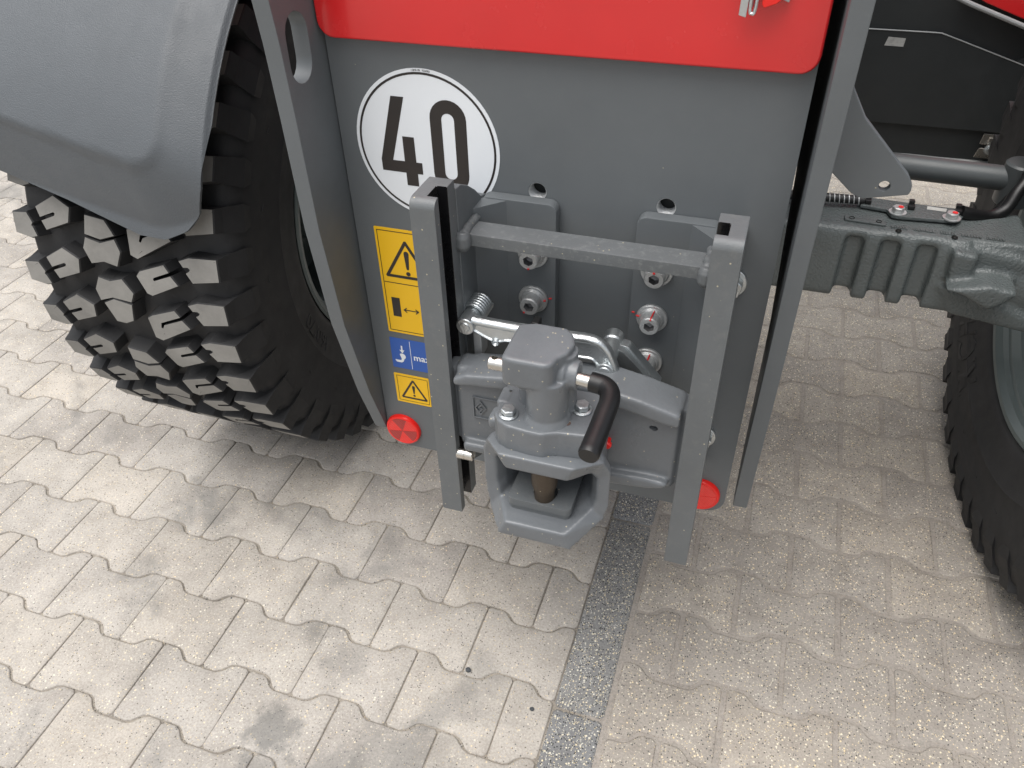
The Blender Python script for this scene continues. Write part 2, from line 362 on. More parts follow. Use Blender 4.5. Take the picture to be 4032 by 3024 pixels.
def sutherland(poly, xc, keep_less):
    res = []
    for i in range(len(poly)):
        a, b_ = poly[i], poly[(i + 1) % len(poly)]
        ia, ib = ((a[0] <= xc) == keep_less), ((b_[0] <= xc) == keep_less)
        if ia: res.append(a)
        if ia != ib:
            t = (xc - a[0]) / (b_[0] - a[0]); res.append((xc, a[1] + t * (b_[1] - a[1])))
    return res
def inset(poly, d):
    A = sum(p[0] * q[1] - q[0] * p[1] for p, q in zip(poly, poly[1:] + poly[:1])); sgn = 1 if A > 0 else -1
    n = len(poly); out = []
    for i in range(n):
        p0, p1, p2 = Vector(poly[i - 1]), Vector(poly[i]), Vector(poly[(i + 1) % n])
        e1, e2 = (p1 - p0).normalized(), (p2 - p1).normalized()
        n1, n2 = Vector((-e1.y, e1.x)) * sgn, Vector((-e2.y, e2.x)) * sgn
        k = 1 + n1.dot(n2); out.append(tuple(p1 + (n1 + n2) / max(k, 0.4) * d))
    return out
def rounded(poly, r):
    out = []; n = len(poly)
    for i in range(n):
        p0, p1, p2 = Vector(poly[i - 1]), Vector(poly[i]), Vector(poly[(i + 1) % n])
        a = min(r, (p0 - p1).length * 0.4); c = min(r, (p2 - p1).length * 0.4)
        out += [tuple(p1 + (p0 - p1).normalized() * a), tuple(p1 + (p2 - p1).normalized() * c)]
    return out
def ragged(rr, poly):
    base_ = rounded(poly, 0.006); out = []
    for p, q in zip(base_, base_[1:] + base_[:1]):
        out.append(p); L_ = hypot(q[0] - p[0], q[1] - p[1])
        if L_ > 0.018:
            n_ = 2 if L_ < 0.06 else 4
            for i in range(1, n_):
                t_ = (i + rr.uniform(-0.25, 0.25)) / n_; nx, ny = -(q[1] - p[1]) / L_, (q[0] - p[0]) / L_; j = rr.uniform(-0.0004, 0.0009)
                out.append((p[0] + (q[0] - p[0]) * t_ - nx * j * 0, p[1] + (q[1] - p[1]) * t_ - 0 + ny * 0)) if abs(j) < 1e-9 else out.append((p[0] + (q[0] - p[0]) * t_ + nx * j * SGN[0], p[1] + (q[1] - p[1]) * t_ + ny * j * SGN[0]))
    return out
SGN = [-1]
def stone_bm(bm, poly, chamf, depth, z=0.0, off=(0, 0), mi=0, drop=0.0025):
    o1 = inset(poly, chamf); o2 = inset(poly, chamf * 0.35)
    ring = lambda pts, zz: [bm.verts.new((x + off[0], y + off[1], zz)) for x, y in pts]
    r = [ring(o1, z), ring(o2, z - drop * 0.45), ring(poly, z - drop), ring(poly, z - depth)]
    fs = [bm.faces.new(r[0])]
    n = len(poly)
    for A, C in zip(r, r[1:]):
        for k in range(n): fs.append(bm.faces.new((A[k], C[k], C[(k + 1) % n], A[(k + 1) % n])))
    if fs[0].normal.z == 0: fs[0].normal_update()
    fs[0].normal_update()
    if fs[0].normal.z < 0:
        for f in fs: f.normal_flip()
    for f in fs: f.material_index = mi
RC = Matrix.LocRotScale(CAMLOC, None, None) @ __import__("mathutils").Euler(CAMROT).to_matrix().to_4x4()
RCI = RC.inverted(); FPX = 3125.85 / 4032
def project(p):
    v = RCI @ Vector(p)
    if v.z > -0.05: return None
    return (0.5 + FPX * v.x / -v.z, 0.5 - FPX * v.y / -v.z * 4 / 3, -v.z)
stones = []    # (x, y, kind, polygon)
rnd = random.Random(3)
def field(side):
    gap = 0.0010 if side == 'L' else 0.0042
    base = paver_outline(gap, 0)
    y0 = -0.137 if side == 'L' else 0.108
    for k in range(-14, 40):
        yc = y0 + PITCH * k + PITCH / 2
        if side == 'L': xo = (-0.162 if k % 2 == 0 else -0.061) + 0.1
        else: xo = (0.5275 if k % 2 == 0 else 0.4275) + 0.1
        for j in range(-26, 26):
            x = xo + 0.2 * j
            pl = base
            if side == 'L':
                if x - 0.1 > 0.222 or x < -4.2 or yc > 4.2 or yc < -1.6: continue
                if x + 0.1 > 0.2255:
                    pl = sutherland(base, 0.2255 - x, True)
                    if len(pl) < 3 or max(p[0] for p in pl) - min(p[0] for p in pl) < 0.02: continue
            else:
                if x + 0.1 < 0.335 or x > 3.2 or yc > 4.2 or yc < -1.6: continue
                if x - 0.1 < 0.333:
                    pl = sutherland(base, 0.333 - x, False)
                    if len(pl) < 3 or max(p[0] for p in pl) - min(p[0] for p in pl) < 0.02: continue
            stones.append((x, yc, side, pl))
field('L'); field('R')
for k, yj in enumerate([-1.6 + 0.487 * i - 0.0195 for i in range(12)]):
    stones.append((0.277, yj + 0.2435, 'S', [(-0.0485, -0.241), (0.045, -0.241), (0.045, 0.241), (-0.0485, 0.241)]))
def score(s):
    q = project((s[0], s[1], 0))
    if q is None or not (-0.04 < q[0] < 1.04 and -0.05 < q[1] < 1.06): return 0
    return 1 / q[2] ** 2
stones.sort(key=score, reverse=True)
cache = {}
rest = bmesh.new()
MI = {'L': 0, 'R': 1, 'S': 2}; SM = {'L': "pale_concrete", 'R': "gritty_concrete", 'S': "basalt_concrete"}
for i, (x, y, side, pl) in enumerate(stones):
    ch, dr = {'L': (0.0030, 0.0019), 'R': (0.0042, 0.0018), 'S': (0.004, 0.0025)}[side]
    if i < 290 and score((x, y, side, pl)) > 0:
        var = rnd.randrange(4); key = (side, len(pl), round(pl[0][0], 4), round(pl[3 % len(pl)][0], 4), round(max(p[0] for p in pl), 4), round(min(p[0] for p in pl), 4), var)
        if key not in cache:
            bm = bmesh.new(); rr = random.Random(len(cache))
            p2 = ragged(rr, [(a + rr.uniform(-0.0009, 0.0009), c + rr.uniform(-0.0009, 0.0009)) for a, c in pl])
            stone_bm(bm, p2, ch, 0.02, drop=dr); me = bpy.data.meshes.new("paving_stone"); bm.to_mesh(me); bm.free()
            me.materials.append(M[SM[side]]); me.shade_smooth(); me.set_sharp_from_angle(angle=radians(60)); cache[key] = me
        o = link("edging_stone" if side == 'S' else "paving_stone", cache[key], pav, loc=(x + rnd.uniform(-0.0005, 0.0005), y + rnd.uniform(-0.0005, 0.0005), rnd.uniform(-0.0003, 0.0003)))
        o.rotation_euler = (rnd.uniform(-0.0035, 0.0035), rnd.uniform(-0.0022, 0.0022), rnd.uniform(-0.004, 0.004))
    else:
        stone_bm(rest, rounded(pl, 0.006), ch, 0.01, off=(x, y), mi=MI[side], drop=dr, z=rnd.uniform(-0.001, 0.0008))
me = bpy.data.meshes.new("paving_stones"); rest.to_mesh(me); rest.free()
for s in "LRS": me.materials.append(M[SM[s]])
link("paving_stones", me, pav, kind="stuff", loc=(0, 0, 0))

# ------------------------------------------------------------------ the machine: frame, rear plate, hood
VB = Vector((0.25, 0.8, 0.0))
veh = thing("telehandler", "dark grey and red farm telehandler standing on the paving, seen from its rear", "vehicle", VB)
WH = (0.63, 0.595)                                     # axle line (y, z)
b = B()
b.prism(rrect(-0.1245, 0.443, 0.4552, 1.30, (0.034, 0.03, 0.004, 0.004), 6), 'y', 0.0, 0.02, 0.0015, 2,
        holes=[circ(0.1494, 0.957, 0.0122, 28), circ(0.3147, 0.9575, 0.0122, 28)], ang=40)
plate = obj(b, "rear_plate", "grey_paint", veh)
for hx, hz in ((0.1494, 0.957), (0.3147, 0.9575)):     # threaded holes, threads as rings
    b = B(); pr = []
    for k in range(14): pr += [(0.0005 + k * 0.003, 0.0121), (0.002 + k * 0.003, 0.0108)]
    pr += [(0.045, 0.0108), (0.045, 0.0)]
    b.lathe(pr, (hx, 0.0, hz), (0, 1, 0), 28); obj(b, "threaded_hole", "zinc_dull", plate, 20)
# chassis box behind the plate
b = B(); b.box((-0.120, 0.022, 0.70), (0.452, 1.36, 1.24), 0.004)
obj(b, "chassis_frame", "dark_panel", veh)
# side flanges
lp = [(-0.108, 1.32), (-0.1007, 1.1935), (-0.0963, 1.144), (-0.0932, 1.057), (-0.0905, 0.906), (-0.0733, 0.741), (-0.037, 0.582), (-0.004, 0.479)] + arc(0.016, 0.485, 0.02, 200, 290, 5) + [(0.05, 0.472), (0.16, 0.62), (0.45, 0.80), (1.30, 0.88), (1.30, 1.32)]
st = arc(-0.0585, 1.1148, 0.0238, 180, 360, 10) + arc(-0.0575, 1.1475, 0.0238, 0, 180, 10)
b = B(); b.prism(lp, 'x', -0.1485, -0.1262, 0.0014, 2, holes=[st], ang=40)
obj(b, "side_flange", "grey_paint", veh, label="left side flange with an oblong slot")
rp = [(-0.078, 1.32), (-0.070, 1.22), (-0.060, 1.08), (-0.046, 0.95), (-0.042, 0.80), (-0.034, 0.70), (-0.012, 0.55), (-0.001, 0.468), (0.028, 0.462), (0.06, 0.53), (0.12, 0.74), (0.40, 0.86), (1.30, 0.90), (1.30, 1.32)]
b = B(); b.prism(rp, 'x', 0.4685, 0.4897, 0.0014, 2); obj(b, "side_flange", "grey_paint", veh)
# red hood
b = B(); b.prism(rrect(-0.1245, 1.1315, 0.4560, 1.62, (0.020, 0.020, 0.03, 0.03), 7), 'y', -0.0145, -0.004, 0.003, 3, ang=40)
hood = obj(b, "rear_hood", "red_paint", veh)
b = B(); b.box((-0.105, -0.002, 1.26), (0.437, 1.25, 1.60), 0.02, 3); obj(b, "hood_body", "red_paint", hood)
b = B()
b.prism([(0.3690, 1.1905), (0.3765, 1.1885), (0.3790, 1.26), (0.3705, 1.26)], 'y', -0.034, -0.030, 0.0008)
b.box((0.3775, -0.026, 1.196), (0.3810, -0.0145, 1.26), 0.0008)
b.tube(spline([(0.3795, -0.031, 1.25), (0.3790, -0.032, 1.20), (0.3815, -0.033, 1.1925), (0.3845, -0.032, 1.199), (0.386, -0.031, 1.25)], 5), 0.0017, 8)
lat = obj(b, "hood_latch", "zinc", hood)
b = B(); b.prism([(0.3895, 1.2005), (0.392, 1.197), (0.4035, 1.2015), (0.4075, 1.205), (0.409, 1.26), (0.389, 1.26)], 'y', -0.030, -0.024, 0.0015); obj(b, "latch_tab", "red_plastic", hood)
b = B(); b.prism([(0.4082, 1.204), (0.4150, 1.2015), (0.4165, 1.26), (0.410, 1.26)], 'y', -0.022, -0.0148, 0.001); obj(b, "latch_tab", "trim_and_glint", hood)

# ------------------------------------------------------------------ stickers on the rear plate
SY = -0.0006
def flat(b, loops, lay=0): b.fill(loops, 'y', SY - 0.00035 * lay, (0, -1, 0)); return b
b = B(); b.prism(circ(0, 1.0, 0.1, 72), 'y', -0.0006, 0.0, 0)
sp = obj(b, "speed_sticker", "white_vinyl", veh, label="round white sticker with the black number 40")
b = B(); flat(b, [circ(0, 1.0, 0.0955, 72), circ(0, 1.0, 0.0926, 72)], 1); obj(b, "ring", "black_print", sp, 0)
four = [(-0.0439, 1.0629), (-0.0261, 1.0629), (-0.0508, 0.9773), (-0.0338, 0.9773), (-0.0338, 1.0114), (-0.0174, 1.0114), (-0.0171, 0.9773), (-0.0089, 0.9773), (-0.0089, 0.9613), (-0.0166, 0.9613), (-0.0166, 0.9435), (-0.0335, 0.9435), (-0.0335, 0.9613), (-0.0675, 0.9616), (-0.0677, 0.9775)]
b = B(); flat(b, [four], 1); obj(b, "digit", "black_print", sp, 0)
zo = arc(0.0322, 1.0394, 0.0247, 0, 180, 14) + arc(0.0322, 0.9665, 0.0247, 180, 360, 14)
zi = arc(0.0320, 1.0386, 0.0086, 0, 180, 10) + arc(0.0320, 0.968, 0.0086, 180, 360, 10)
b = B(); flat(b, [zo, zi], 1); obj(b, "digit", "black_print", sp, 0)
b = B(); s_ = "IDENT-NR. 9226983"
for i, ch in enumerate(s_):
    if ch == ' ': continue
    a = radians(97 - i * 0.86); tm = text_mesh(ch, 0.0036); c0, s0 = cos(a - pi / 2), sin(a - pi / 2); R_ = 0.0965
    add_text(b, tm, lambda u, v: (R_ * cos(a) + u * c0 - v * s0, SY - 0.00035, 1.0 + R_ * sin(a) + u * s0 + v * c0)); bpy.data.meshes.remove(tm)
obj(b, "fine_print", "black_print", sp, 0)
def tri_ring(cx, zt, zb, hw, w):
    o = [(cx, zt), (cx - hw, zb), (cx + hw, zb)]
    return [rounded(o, 0.003), inset(o, w)]
def excl(cx, zt, zb, r1, r2, rd, zd):
    return arc(cx, zt - r1, r1, 0, 180, 8) + arc(cx, zb + r2, r2, 180, 360, 6), circ(cx, zd, rd, 14)
def frame_loops(x0, z0, x1, z1, w): return [[(x0, z0), (x1, z0), (x1, z1), (x0, z1)], [(x0 + w, z0 + w), (x1 - w, z0 + w), (x1 - w, z1 - w), (x0 + w, z1 - w)]]
def sticker(x0, z0, x1, z1, mat, label):
    b = B(); b.prism(rrect(x0, z0, x1, z1, 0.0012, 2), 'y', -0.0006, 0.0, 0); return obj(b, "warning_sticker" if mat == "yellow_vinyl" else "load_sticker", mat, veh, label=label)
s1 = sticker(-0.0955, 0.6895, -0.0025, 0.8732, "yellow_vinyl", "tall yellow warning sticker with triangle and keep-distance pictogram")
b = B(); flat(b, frame_loops(-0.0918, 0.6935, -0.0062, 0.8690, 0.0011), 1)
flat(b, [[(-0.0905, 0.7812), (-0.0075, 0.7812), (-0.0075, 0.7824), (-0.0905, 0.7824)]], 1); obj(b, "border", "black_print", s1, 0)
b = B(); flat(b, tri_ring(-0.0490, 0.8575, 0.7918, 0.0384, 0.0048), 1)
e1, e2 = excl(-0.0490, 0.8385, 0.8075, 0.0040, 0.0022, 0.0036, 0.8008); flat(b, [e1], 1); flat(b, [e2], 1); obj(b, "warning_triangle", "black_print", s1, 0)
b = B(); flat(b, [[(-0.0827, 0.7209), (-0.0690, 0.7209), (-0.0690, 0.7554), (-0.0827, 0.7554)]], 1); flat(b, [[(-0.0640, 0.7343), (-0.0390, 0.7343), (-0.0390, 0.7359), (-0.0640, 0.7359)]], 1)
for xx, d in ((-0.0645, 1), (-0.0385, -1)):
    flat(b, [[(xx, 0.7351), (xx + d * 0.0055, 0.7400), (xx + d * 0.0060, 0.7385), (xx + d * 0.0028, 0.7351), (xx + d * 0.0060, 0.7317), (xx + d * 0.0055, 0.7302)]], 2)
obj(b, "distance_pictogram", "black_print", s1, 0)
s2 = sticker(-0.0965, 0.6181, -0.0040, 0.6776, "blue_vinyl", "blue drawbar load sticker with white arrow and the word max")
b = B(); flat(b, [[(-0.0626, 0.6200), (-0.0617, 0.6200), (-0.0617, 0.6752), (-0.0626, 0.6752)]], 1)
flat(b, [[(-0.0783, 0.6640), (-0.0783, 0.6555), (-0.0815, 0.6555), (-0.0770, 0.6490), (-0.0725, 0.6555), (-0.0757, 0.6555), (-0.0757, 0.6640)]], 1)
flat(b, [arc(-0.0775, 0.6428, 0.0058, 140, -60, 10) + [(-0.0765, 0.6325), (-0.0800, 0.6300), (-0.0880, 0.6300), (-0.0905, 0.6325), (-0.0905, 0.6352), (-0.0880, 0.6345), (-0.0805, 0.6348), (-0.0792, 0.6375)]], 1)
tm = text_mesh("max", 0.0170, 0.00028, 1.02); add_text(b, tm, lambda u, v: (-0.0582 + u, SY - 0.00035, 0.6392 + v)); bpy.data.meshes.remove(tm)
obj(b, "pictogram", "white_vinyl", s2, 0)
s3 = sticker(-0.0980, 0.5447, -0.0362, 0.6055, "yellow_vinyl", "small square yellow warning sticker with triangle only")
b = B(); flat(b, frame_loops(-0.0936, 0.5490, -0.0385, 0.6015, 0.0008), 1); obj(b, "border", "black_print", s3, 0)
b = B(); flat(b, tri_ring(-0.0652, 0.5980, 0.5549, 0.0250, 0.0034), 1); e1, e2 = excl(-0.0652, 0.5838, 0.5668, 0.0026, 0.0012, 0.0021, 0.5630); flat(b, [e1], 1); flat(b, [e2], 1); obj(b, "warning_triangle", "black_print", s3, 0)
# round red reflectors
for rx, rz, lab in ((-0.0935, 0.4822, "red reflector at the left foot of the rear plate"), (0.4155, 0.4795, "red reflector behind the right rail")):
    b = B(); b.lathe([(0, 0.0315), (0.004, 0.0315), (0.0068, 0.0300), (0.0078, 0.0275), (0.0072, 0.0262)], (rx, 0.0, rz), (0, -1, 0), 48)
    rf = obj(b, "reflector", "red_plastic", veh, label=lab)
    b = B()
    for k in range(6):
        b.mat(k % 2 if rx < 0 else 0); a0 = 10 + 60 * k
        b.prism([(rx, rz)] + arc(rx, rz, 0.0263, a0, a0 + 60, 8), 'y', -0.0073 - (0.0003 if k % 2 else 0), -0.003, 0)
    obj(b, "lens", ["reflector_lens", "reflector_lens_dark"], rf, 0)

# ------------------------------------------------------------------ hitch ladder
CX = 0.2318
hf = None
ZB, ZT = 0.497, 1.0105
def rail(xo, sgn):
    """C-shaped rail open towards the middle; xo = outer face, sgn = +1 opens to +x"""
    X = lambda v: xo + sgn * v
    prof = [(X(0), -0.163), (X(0.0315), -0.163), (X(0.0315), -0.1495), (X(0.018), -0.1495), (X(0.018), -0.1222), (X(0.0315), -0.1222), (X(0.0315), -0.101), (X(0), -0.101)]
    t = bmesh.new()
    vs = [t.verts.new((x, y, ZB)) for x, y in prof]; f = t.faces.new(vs); e = bmesh.ops.extrude_face_region(t, geom=[f])
    bmesh.ops.translate(t, verts=[x for x in e["geom"] if isinstance(x, bmesh.types.BMVert)], vec=(0, 0, ZT - ZB)); bmesh.ops.recalc_face_normals(t, faces=t.faces)
    es = [ed for ed in t.edges if all(abs(v.co.y + 0.163) < 1e-5 and abs(v.co.z - ZT) < 1e-5 for v in ed.verts)]
    bmesh.ops.bevel(t, geom=es, offset=0.0118, segments=6, profile=0.5, affect='EDGES')
    for fc in t.faces: fc.material_index = 0
    es = [ed for ed in t.edges if len(ed.link_faces) == 2 and ed.calc_face_angle(0) > radians(50)]
    bmesh.ops.bevel(t, geom=es, offset=0.0012, segments=2, profile=0.5, affect='EDGES')
    me = bpy.data.meshes.new("tmp"); t.to_mesh(me); t.free(); b = B(); b.bm.from_mesh(me); bpy.data.meshes.remove(me)
    for fc in b.bm.faces:
        c = fc.calc_center_median(); k = (c.x - xo) * sgn
        if k > 0.0172 and -0.1497 < c.y < -0.1220 and 0.017 < k < 0.0316 and abs(fc.normal.z) < 0.5 and not (k > 0.0312): fc.material_index = 1
    return b
def side_plate(sgn):
    """bolted wing: a web running back from the rail and a flange lying on the rear plate"""
    X = lambda v: CX + sgn * v
    b = B()
    web = [(-0.101, 0.9985), (-0.085, 0.997), (-0.063, 0.986), (-0.040, 0.970), (-0.020, 0.952), (-0.0005, 0.946), (-0.0005, 0.548), (-0.074, 0.536), (-0.1008, 0.553)]
    xs = sorted((X(0.152), X(0.184)))
    b.prism(web, 'x', xs[0], xs[1], 0.002, 2)
    xs = sorted((X(0.0515), X(0.155)))
    b.prism(rrect(xs[0], 0.55, xs[1], 0.9505, (0.012, 0.012, 0.012, 0.012), 5), 'y', -0.019, -0.0005, 0.0015, 2, ang=40)
    fil = [(X(0.1525), -0.052), (X(0.1525), -0.0185), (X(0.118), -0.0185)] + [(X(0.118 + 0.0345 * (1 - cos(radians(a)))), -0.0185 - 0.0335 * (1 - sin(radians(90 - a)))) for a in (20, 40, 60, 75)]
    b.prism([(p[0], p[1]) for p in fil], 'z', 0.552, 0.9485, 0)
    return b
b = B(); b.box((0.082, -0.0935, 0.9195), (0.382, -0.0575, 0.9362), 0.0014)
hf = obj(b, "hitch_frame", "scuffed_paint", veh, label="hitch frame with two upright slotted rails")
hf_bar = hf
for xo, sg in ((0.0468, 1), (0.4168, -1)):
    obj(rail(xo, sg), "slotted_rail", ["grey_paint_dusty", "black_grease"], hf, 30)
for sg in (-1, 1): obj(side_plate(sg), "side_plate", "grey_paint", hf, 35)
for sg in (-1, 1):                                      # weld beads of the cross bar
    b = B(); x = CX + sg * 0.148
    pth = [(x - sg * 0.0 + random.uniform(-0.001, 0.001), -0.096 + 0.0045 * i, 0.9375 + random.uniform(-0.0012, 0.0012)) for i in range(11)]
    b.tube(spline(pth, 2), [0.0062 + random.uniform(-0.0007, 0.0007) for _ in range(21)], 10)
    b.tube([(x + sg * 0.001, -0.0975, 0.9405), (x + sg * 0.001, -0.099, 0.934), (x + sg * 0.001, -0.0990, 0.924), (x + sg * 0.001, -0.0965, 0.9175)], [0.008, 0.0105, 0.011, 0.008], 12)
    link("weld_bead", cast(b, "weld_bead", "grey_paint_dusty", 0.0014, 3), hf)
# socket-head bolts with washers
def socket_bolt(x, z):
    b = B(); b.lathe([(0, 0.0), (0, 0.0203), (0.0012, 0.0208), (0.0040, 0.0208), (0.0052, 0.0200), (0.0052, 0.0)], (x, -0.019, z), (0, -1, 0), 40)
    b.lathe([(0.0052, 0.0132), (0.0225, 0.0132), (0.0245, 0.0118), (0.0245, 0.0087)], (x, -0.019, z), (0, -1, 0), 32)
    b.lathe([(0.0052, 0.0170), (0.0085, 0.0145), (0.0085, 0.0132)], (x, -0.019, z), (0, -1, 0), 32)
    t = bmesh.new(); n = 6; q0 = -0.019 - 0.0245; tn = random.uniform(0, 1)
    A = [t.verts.new((x + 0.0087 * cos(2 * pi * k / 36), q0, z + 0.0087 * sin(2 * pi * k / 36))) for k in range(36)]
    def hexr(k):
        a = 2 * pi * k / 36 + tn; s = (a % (pi / 3)) - pi / 6; return 0.0074 * cos(pi / 6) / cos(s)
    Bv = [t.verts.new((x + hexr(k) * cos(2 * pi * k / 36), q0, z + hexr(k) * sin(2 * pi * k / 36))) for k in range(36)]
    Cv = [t.verts.new((v.co.x, q0 + 0.0115, v.co.z)) for v in Bv]
    for P_, Q_ in ((A, Bv), (Bv, Cv)):
        for k in range(36): t.faces.new((P_[k], P_[(k + 1) % 36], Q_[(k + 1) % 36], Q_[k]))
    cv = t.verts.new((x, q0 + 0.0150, z))
    for k in range(36): t.faces.new((Cv[k], Cv[(k + 1) % 36], cv))
    for i_, f in enumerate(t.faces): f.material_index = 0 if i_ < 36 else 1
    bmesh.ops.recalc_face_normals(t, faces=t.faces); me = bpy.data.meshes.new("tmp"); t.to_mesh(me); t.free(); b.bm.from_mesh(me); bpy.data.meshes.remove(me)
    o = obj(b, "hitch_bolt", ["zinc_dull", "socket_shade"], hf, 28)
BX = (0.1495, 0.3145)
for x in BX:
    for z in (0.879, 0.8072, 0.7355): socket_bolt(x, z)
def mark(p, q, w=0.0011):                              # torque paint marks
    b = B(); b.tube([p, q], w, 6); obj(b, "paint_mark", "red_mark", hf)
mark((0.1685, -0.0249, 0.8095), (0.1635, -0.0249, 0.8085)); mark((0.1755, -0.0195, 0.811), (0.1715, -0.0195, 0.8102)); mark((0.1435, -0.0440, 0.7985), (0.1425, -0.0440, 0.7975), 0.0014)
mark((0.3175, -0.026, 0.8215), (0.3160, -0.040, 0.8205)); mark((0.3160, -0.040, 0.8205), (0.3155, -0.0440, 0.8175), 0.0014); mark((0.2935, -0.0249, 0.8100), (0.2980, -0.0249, 0.8090)); mark((0.2868, -0.0195, 0.8110), (0.2905, -0.0195, 0.8105))
mark((0.1500, -0.0440, 0.8685), (0.1500, -0.0440, 0.8672), 0.0016); mark((0.1720, -0.0249, 0.886), (0.1655, -0.0249, 0.8855)); mark((0.3125, -0.0440, 0.8890), (0.3155, -0.0440, 0.8888), 0.0015); mark((0.2945, -0.0249, 0.8875), (0.3005, -0.0249, 0.8865))
mark((0.3175, -0.026, 0.7500), (0.3165, -0.038, 0.7480), 0.0012)
for x, z in ((0.4060, 0.8680), (0.4030, 0.6020)):       # hex bolts half hidden behind the right rail
    b = B(); b.lathe([(0, 0.0), (0, 0.0205), (0.0045, 0.0205), (0.0052, 0.0195), (0.0052, 0.0)], (x, -0.0005, z), (0, -1, 0), 40)
    b.ngon((x, -0.0055, z), (x, -0.020, z), 0.0165, 6, 0.001, 0.3); obj(b, "hitch_bolt", "zinc", hf, 28)
b = B(); b.lathe([(0, 0.0), (0, 0.0078), (0.0010, 0.0086), (0.0115, 0.0086), (0.0120, 0.0080), (0.0125, 0.0086), (0.0232, 0.0086), (0.0245, 0.0074), (0.0245, 0.0045), (0.0200, 0.0040), (0.0200, 0)], (0.0765, -0.1555, 0.6170), (1, 0, 0), 28)
obj(b, "stop_pin", "steel", hf)

# ------------------------------------------------------------------ trailer coupling held in the rails
cp = thing("trailer_coupling", "grey cast trailer coupling with open jaw and black handle, slid between the two rails", "coupling", (0.230, -0.15, 0.58))
b = B()
b.box((0.0665, -0.1475, 0.640), (0.3968, -0.1245, 0.762), 0.002)
b.box((0.0815, -0.153, 0.632), (0.3815, -0.116, 0.772), 0.006)
led = [(0.083, 0.762), (0.100, 0.771), (0.150, 0.7785), (0.200, 0.7855), (0.290, 0.7905), (0.330, 0.7835), (0.360, 0.7755), (0.3795, 0.7705), (0.3795, 0.750), (0.357, 0.7530), (0.328, 0.7600), (0.290, 0.7680), (0.200, 0.7640), (0.150, 0.7580), (0.110, 0.7545), (0.083, 0.750)]
b.prism(led, 'y', -0.167, -0.112, 0.004, 2)
b.prism([(0.0665, 0.745), (0.0665, 0.7635), (0.12, 0.770), (0.34, 0.776), (0.372, 0.7695), (0.3965, 0.7635), (0.3965, 0.745)], 'y', -0.147, -0.112, 0.003)
rib = [(0.090, 0.6330), (0.30, 0.6300), (0.3500, 0.6355), (0.3690, 0.6410), (0.3765, 0.6480), (0.3690, 0.6520), (0.345, 0.6530), (0.30, 0.6500), (0.090, 0.6480)]
b.prism(rib, 'y', -0.166, -0.125, 0.004)
cut1 = B(); cut1.prism(arc(0.3490, 0.7328, 0.0043, -120, 120, 8) + arc(0.3455, 0.7336, 0.0033, 90, 270, 6), 'y', -0.175, -0.139, 0)
link("coupling_body", cast(b, "coupling_body", "cast_paint", 0.002, 2, [cut1]), cp)
b = B()                                                 # raised maker's emblem in a framed field
for u0, u1, w0, w1 in ((0.105, 0.1065, 0.691, 0.728), (0.105, 0.150, 0.7265, 0.728), (0.105, 0.150, 0.691, 0.6925)): b.box((u0, -0.1556, w0), (u1, -0.1535, w1), 0.0005)
ex, ez = 0.1158, 0.7095
ring_ = lambda k: [(ex, ez + 0.0125 * k), (ex - 0.0085 * k, ez), (ex, ez - 0.0125 * k), (ex + 0.0085 * k, ez)]
b.prism(ring_(1), 'y', -0.1556, -0.1535, 0.0003, holes=[ring_(0.76)])
for p in ([(ex - 0.0038, ez + 0.0010), (ex + 0.0012, ez + 0.0072), (ex + 0.0024, ez + 0.0056), (ex - 0.0018, ez + 0.0004), (ex + 0.0034, ez - 0.0008), (ex - 0.0010, ez - 0.0074), (ex - 0.0022, ez - 0.0060), (ex + 0.0012, ez - 0.0010)],): b.prism(p, 'y', -0.1554, -0.1535, 0)
obj(b, "emblem", "cast_paint", cp)
# jaw
JX = 0.2315
def loft(b, loops):
    t = bmesh.new(); rings = [[t.verts.new(p) for p in lp_] for lp_ in loops]; n = len(loops[0])
    for A, C in zip(rings, rings[1:]):
        for k in range(n): t.faces.new((A[k], A[(k + 1) % n], C[(k + 1) % n], C[k]))
    t.faces.new(rings[0]); t.faces.new(rings[-1]); b.merge(t)
rim_ = [(0.1485, -0.2365, 0.722), (0.1570, -0.2420, 0.7430), (0.1800, -0.2665, 0.7465), (0.2735, -0.2665, 0.7465), (0.3040, -0.2420, 0.7430), (0.3125, -0.2360, 0.722), (0.3125, -0.2360, 0.662), (0.3080, -0.2380, 0.640), (0.2760, -0.2780, 0.6160), (0.1795, -0.2790, 0.6160), (0.1560, -0.2410, 0.6200), (0.1500, -0.2370, 0.655)]
def inner(p, k, y): return (JX + (p[0] - JX) * k[0], y, 0.683 + (p[2] - 0.683) * k[1])
back = [(JX + (p[0] - JX) * 0.74, -0.148, 0.690 + (p[2] - 0.690) * 0.85) for p in rim_]
mid = [(JX + (p[0] - JX) * 0.80, -0.206, 0.690 + (p[2] - 0.690) * 0.93) for p in rim_]
flr = [(JX + (p[0] - JX) * 0.97, -0.2240 + (p[1] + 0.236) * 0.85, p[2]) for p in rim_]
irim = [inner(p, (0.80, 0.64 if p[2] < 0.683 else 0.62), p[1] + 0.001) for p in rim_]
imid = [inner(p, (0.70, 0.60), -0.222 + (p[1] + 0.236) * 0.5) for p in rim_]
ibk = [inner(p, (0.56, 0.54), -0.178) for p in rim_]
b = B(); loft(b, [back, mid, flr, rim_, irim, imid, ibk])
b.prism([(0.1800, -0.150), (0.1795, -0.2520), (0.2735, -0.2520), (0.2800, -0.150)], 'z', 0.7150, 0.7440, 0.004)
b.box((0.175, -0.175, 0.630), (0.290, -0.140, 0.740), 0.004)
b.box((0.1435, -0.205, 0.722), (0.175, -0.175, 0.742), 0.006)
link("jaw", cast(b, "jaw", "cast_paint", 0.002, 10), cp)
b = B()                                                 # seat plate in the jaw with the pin hole
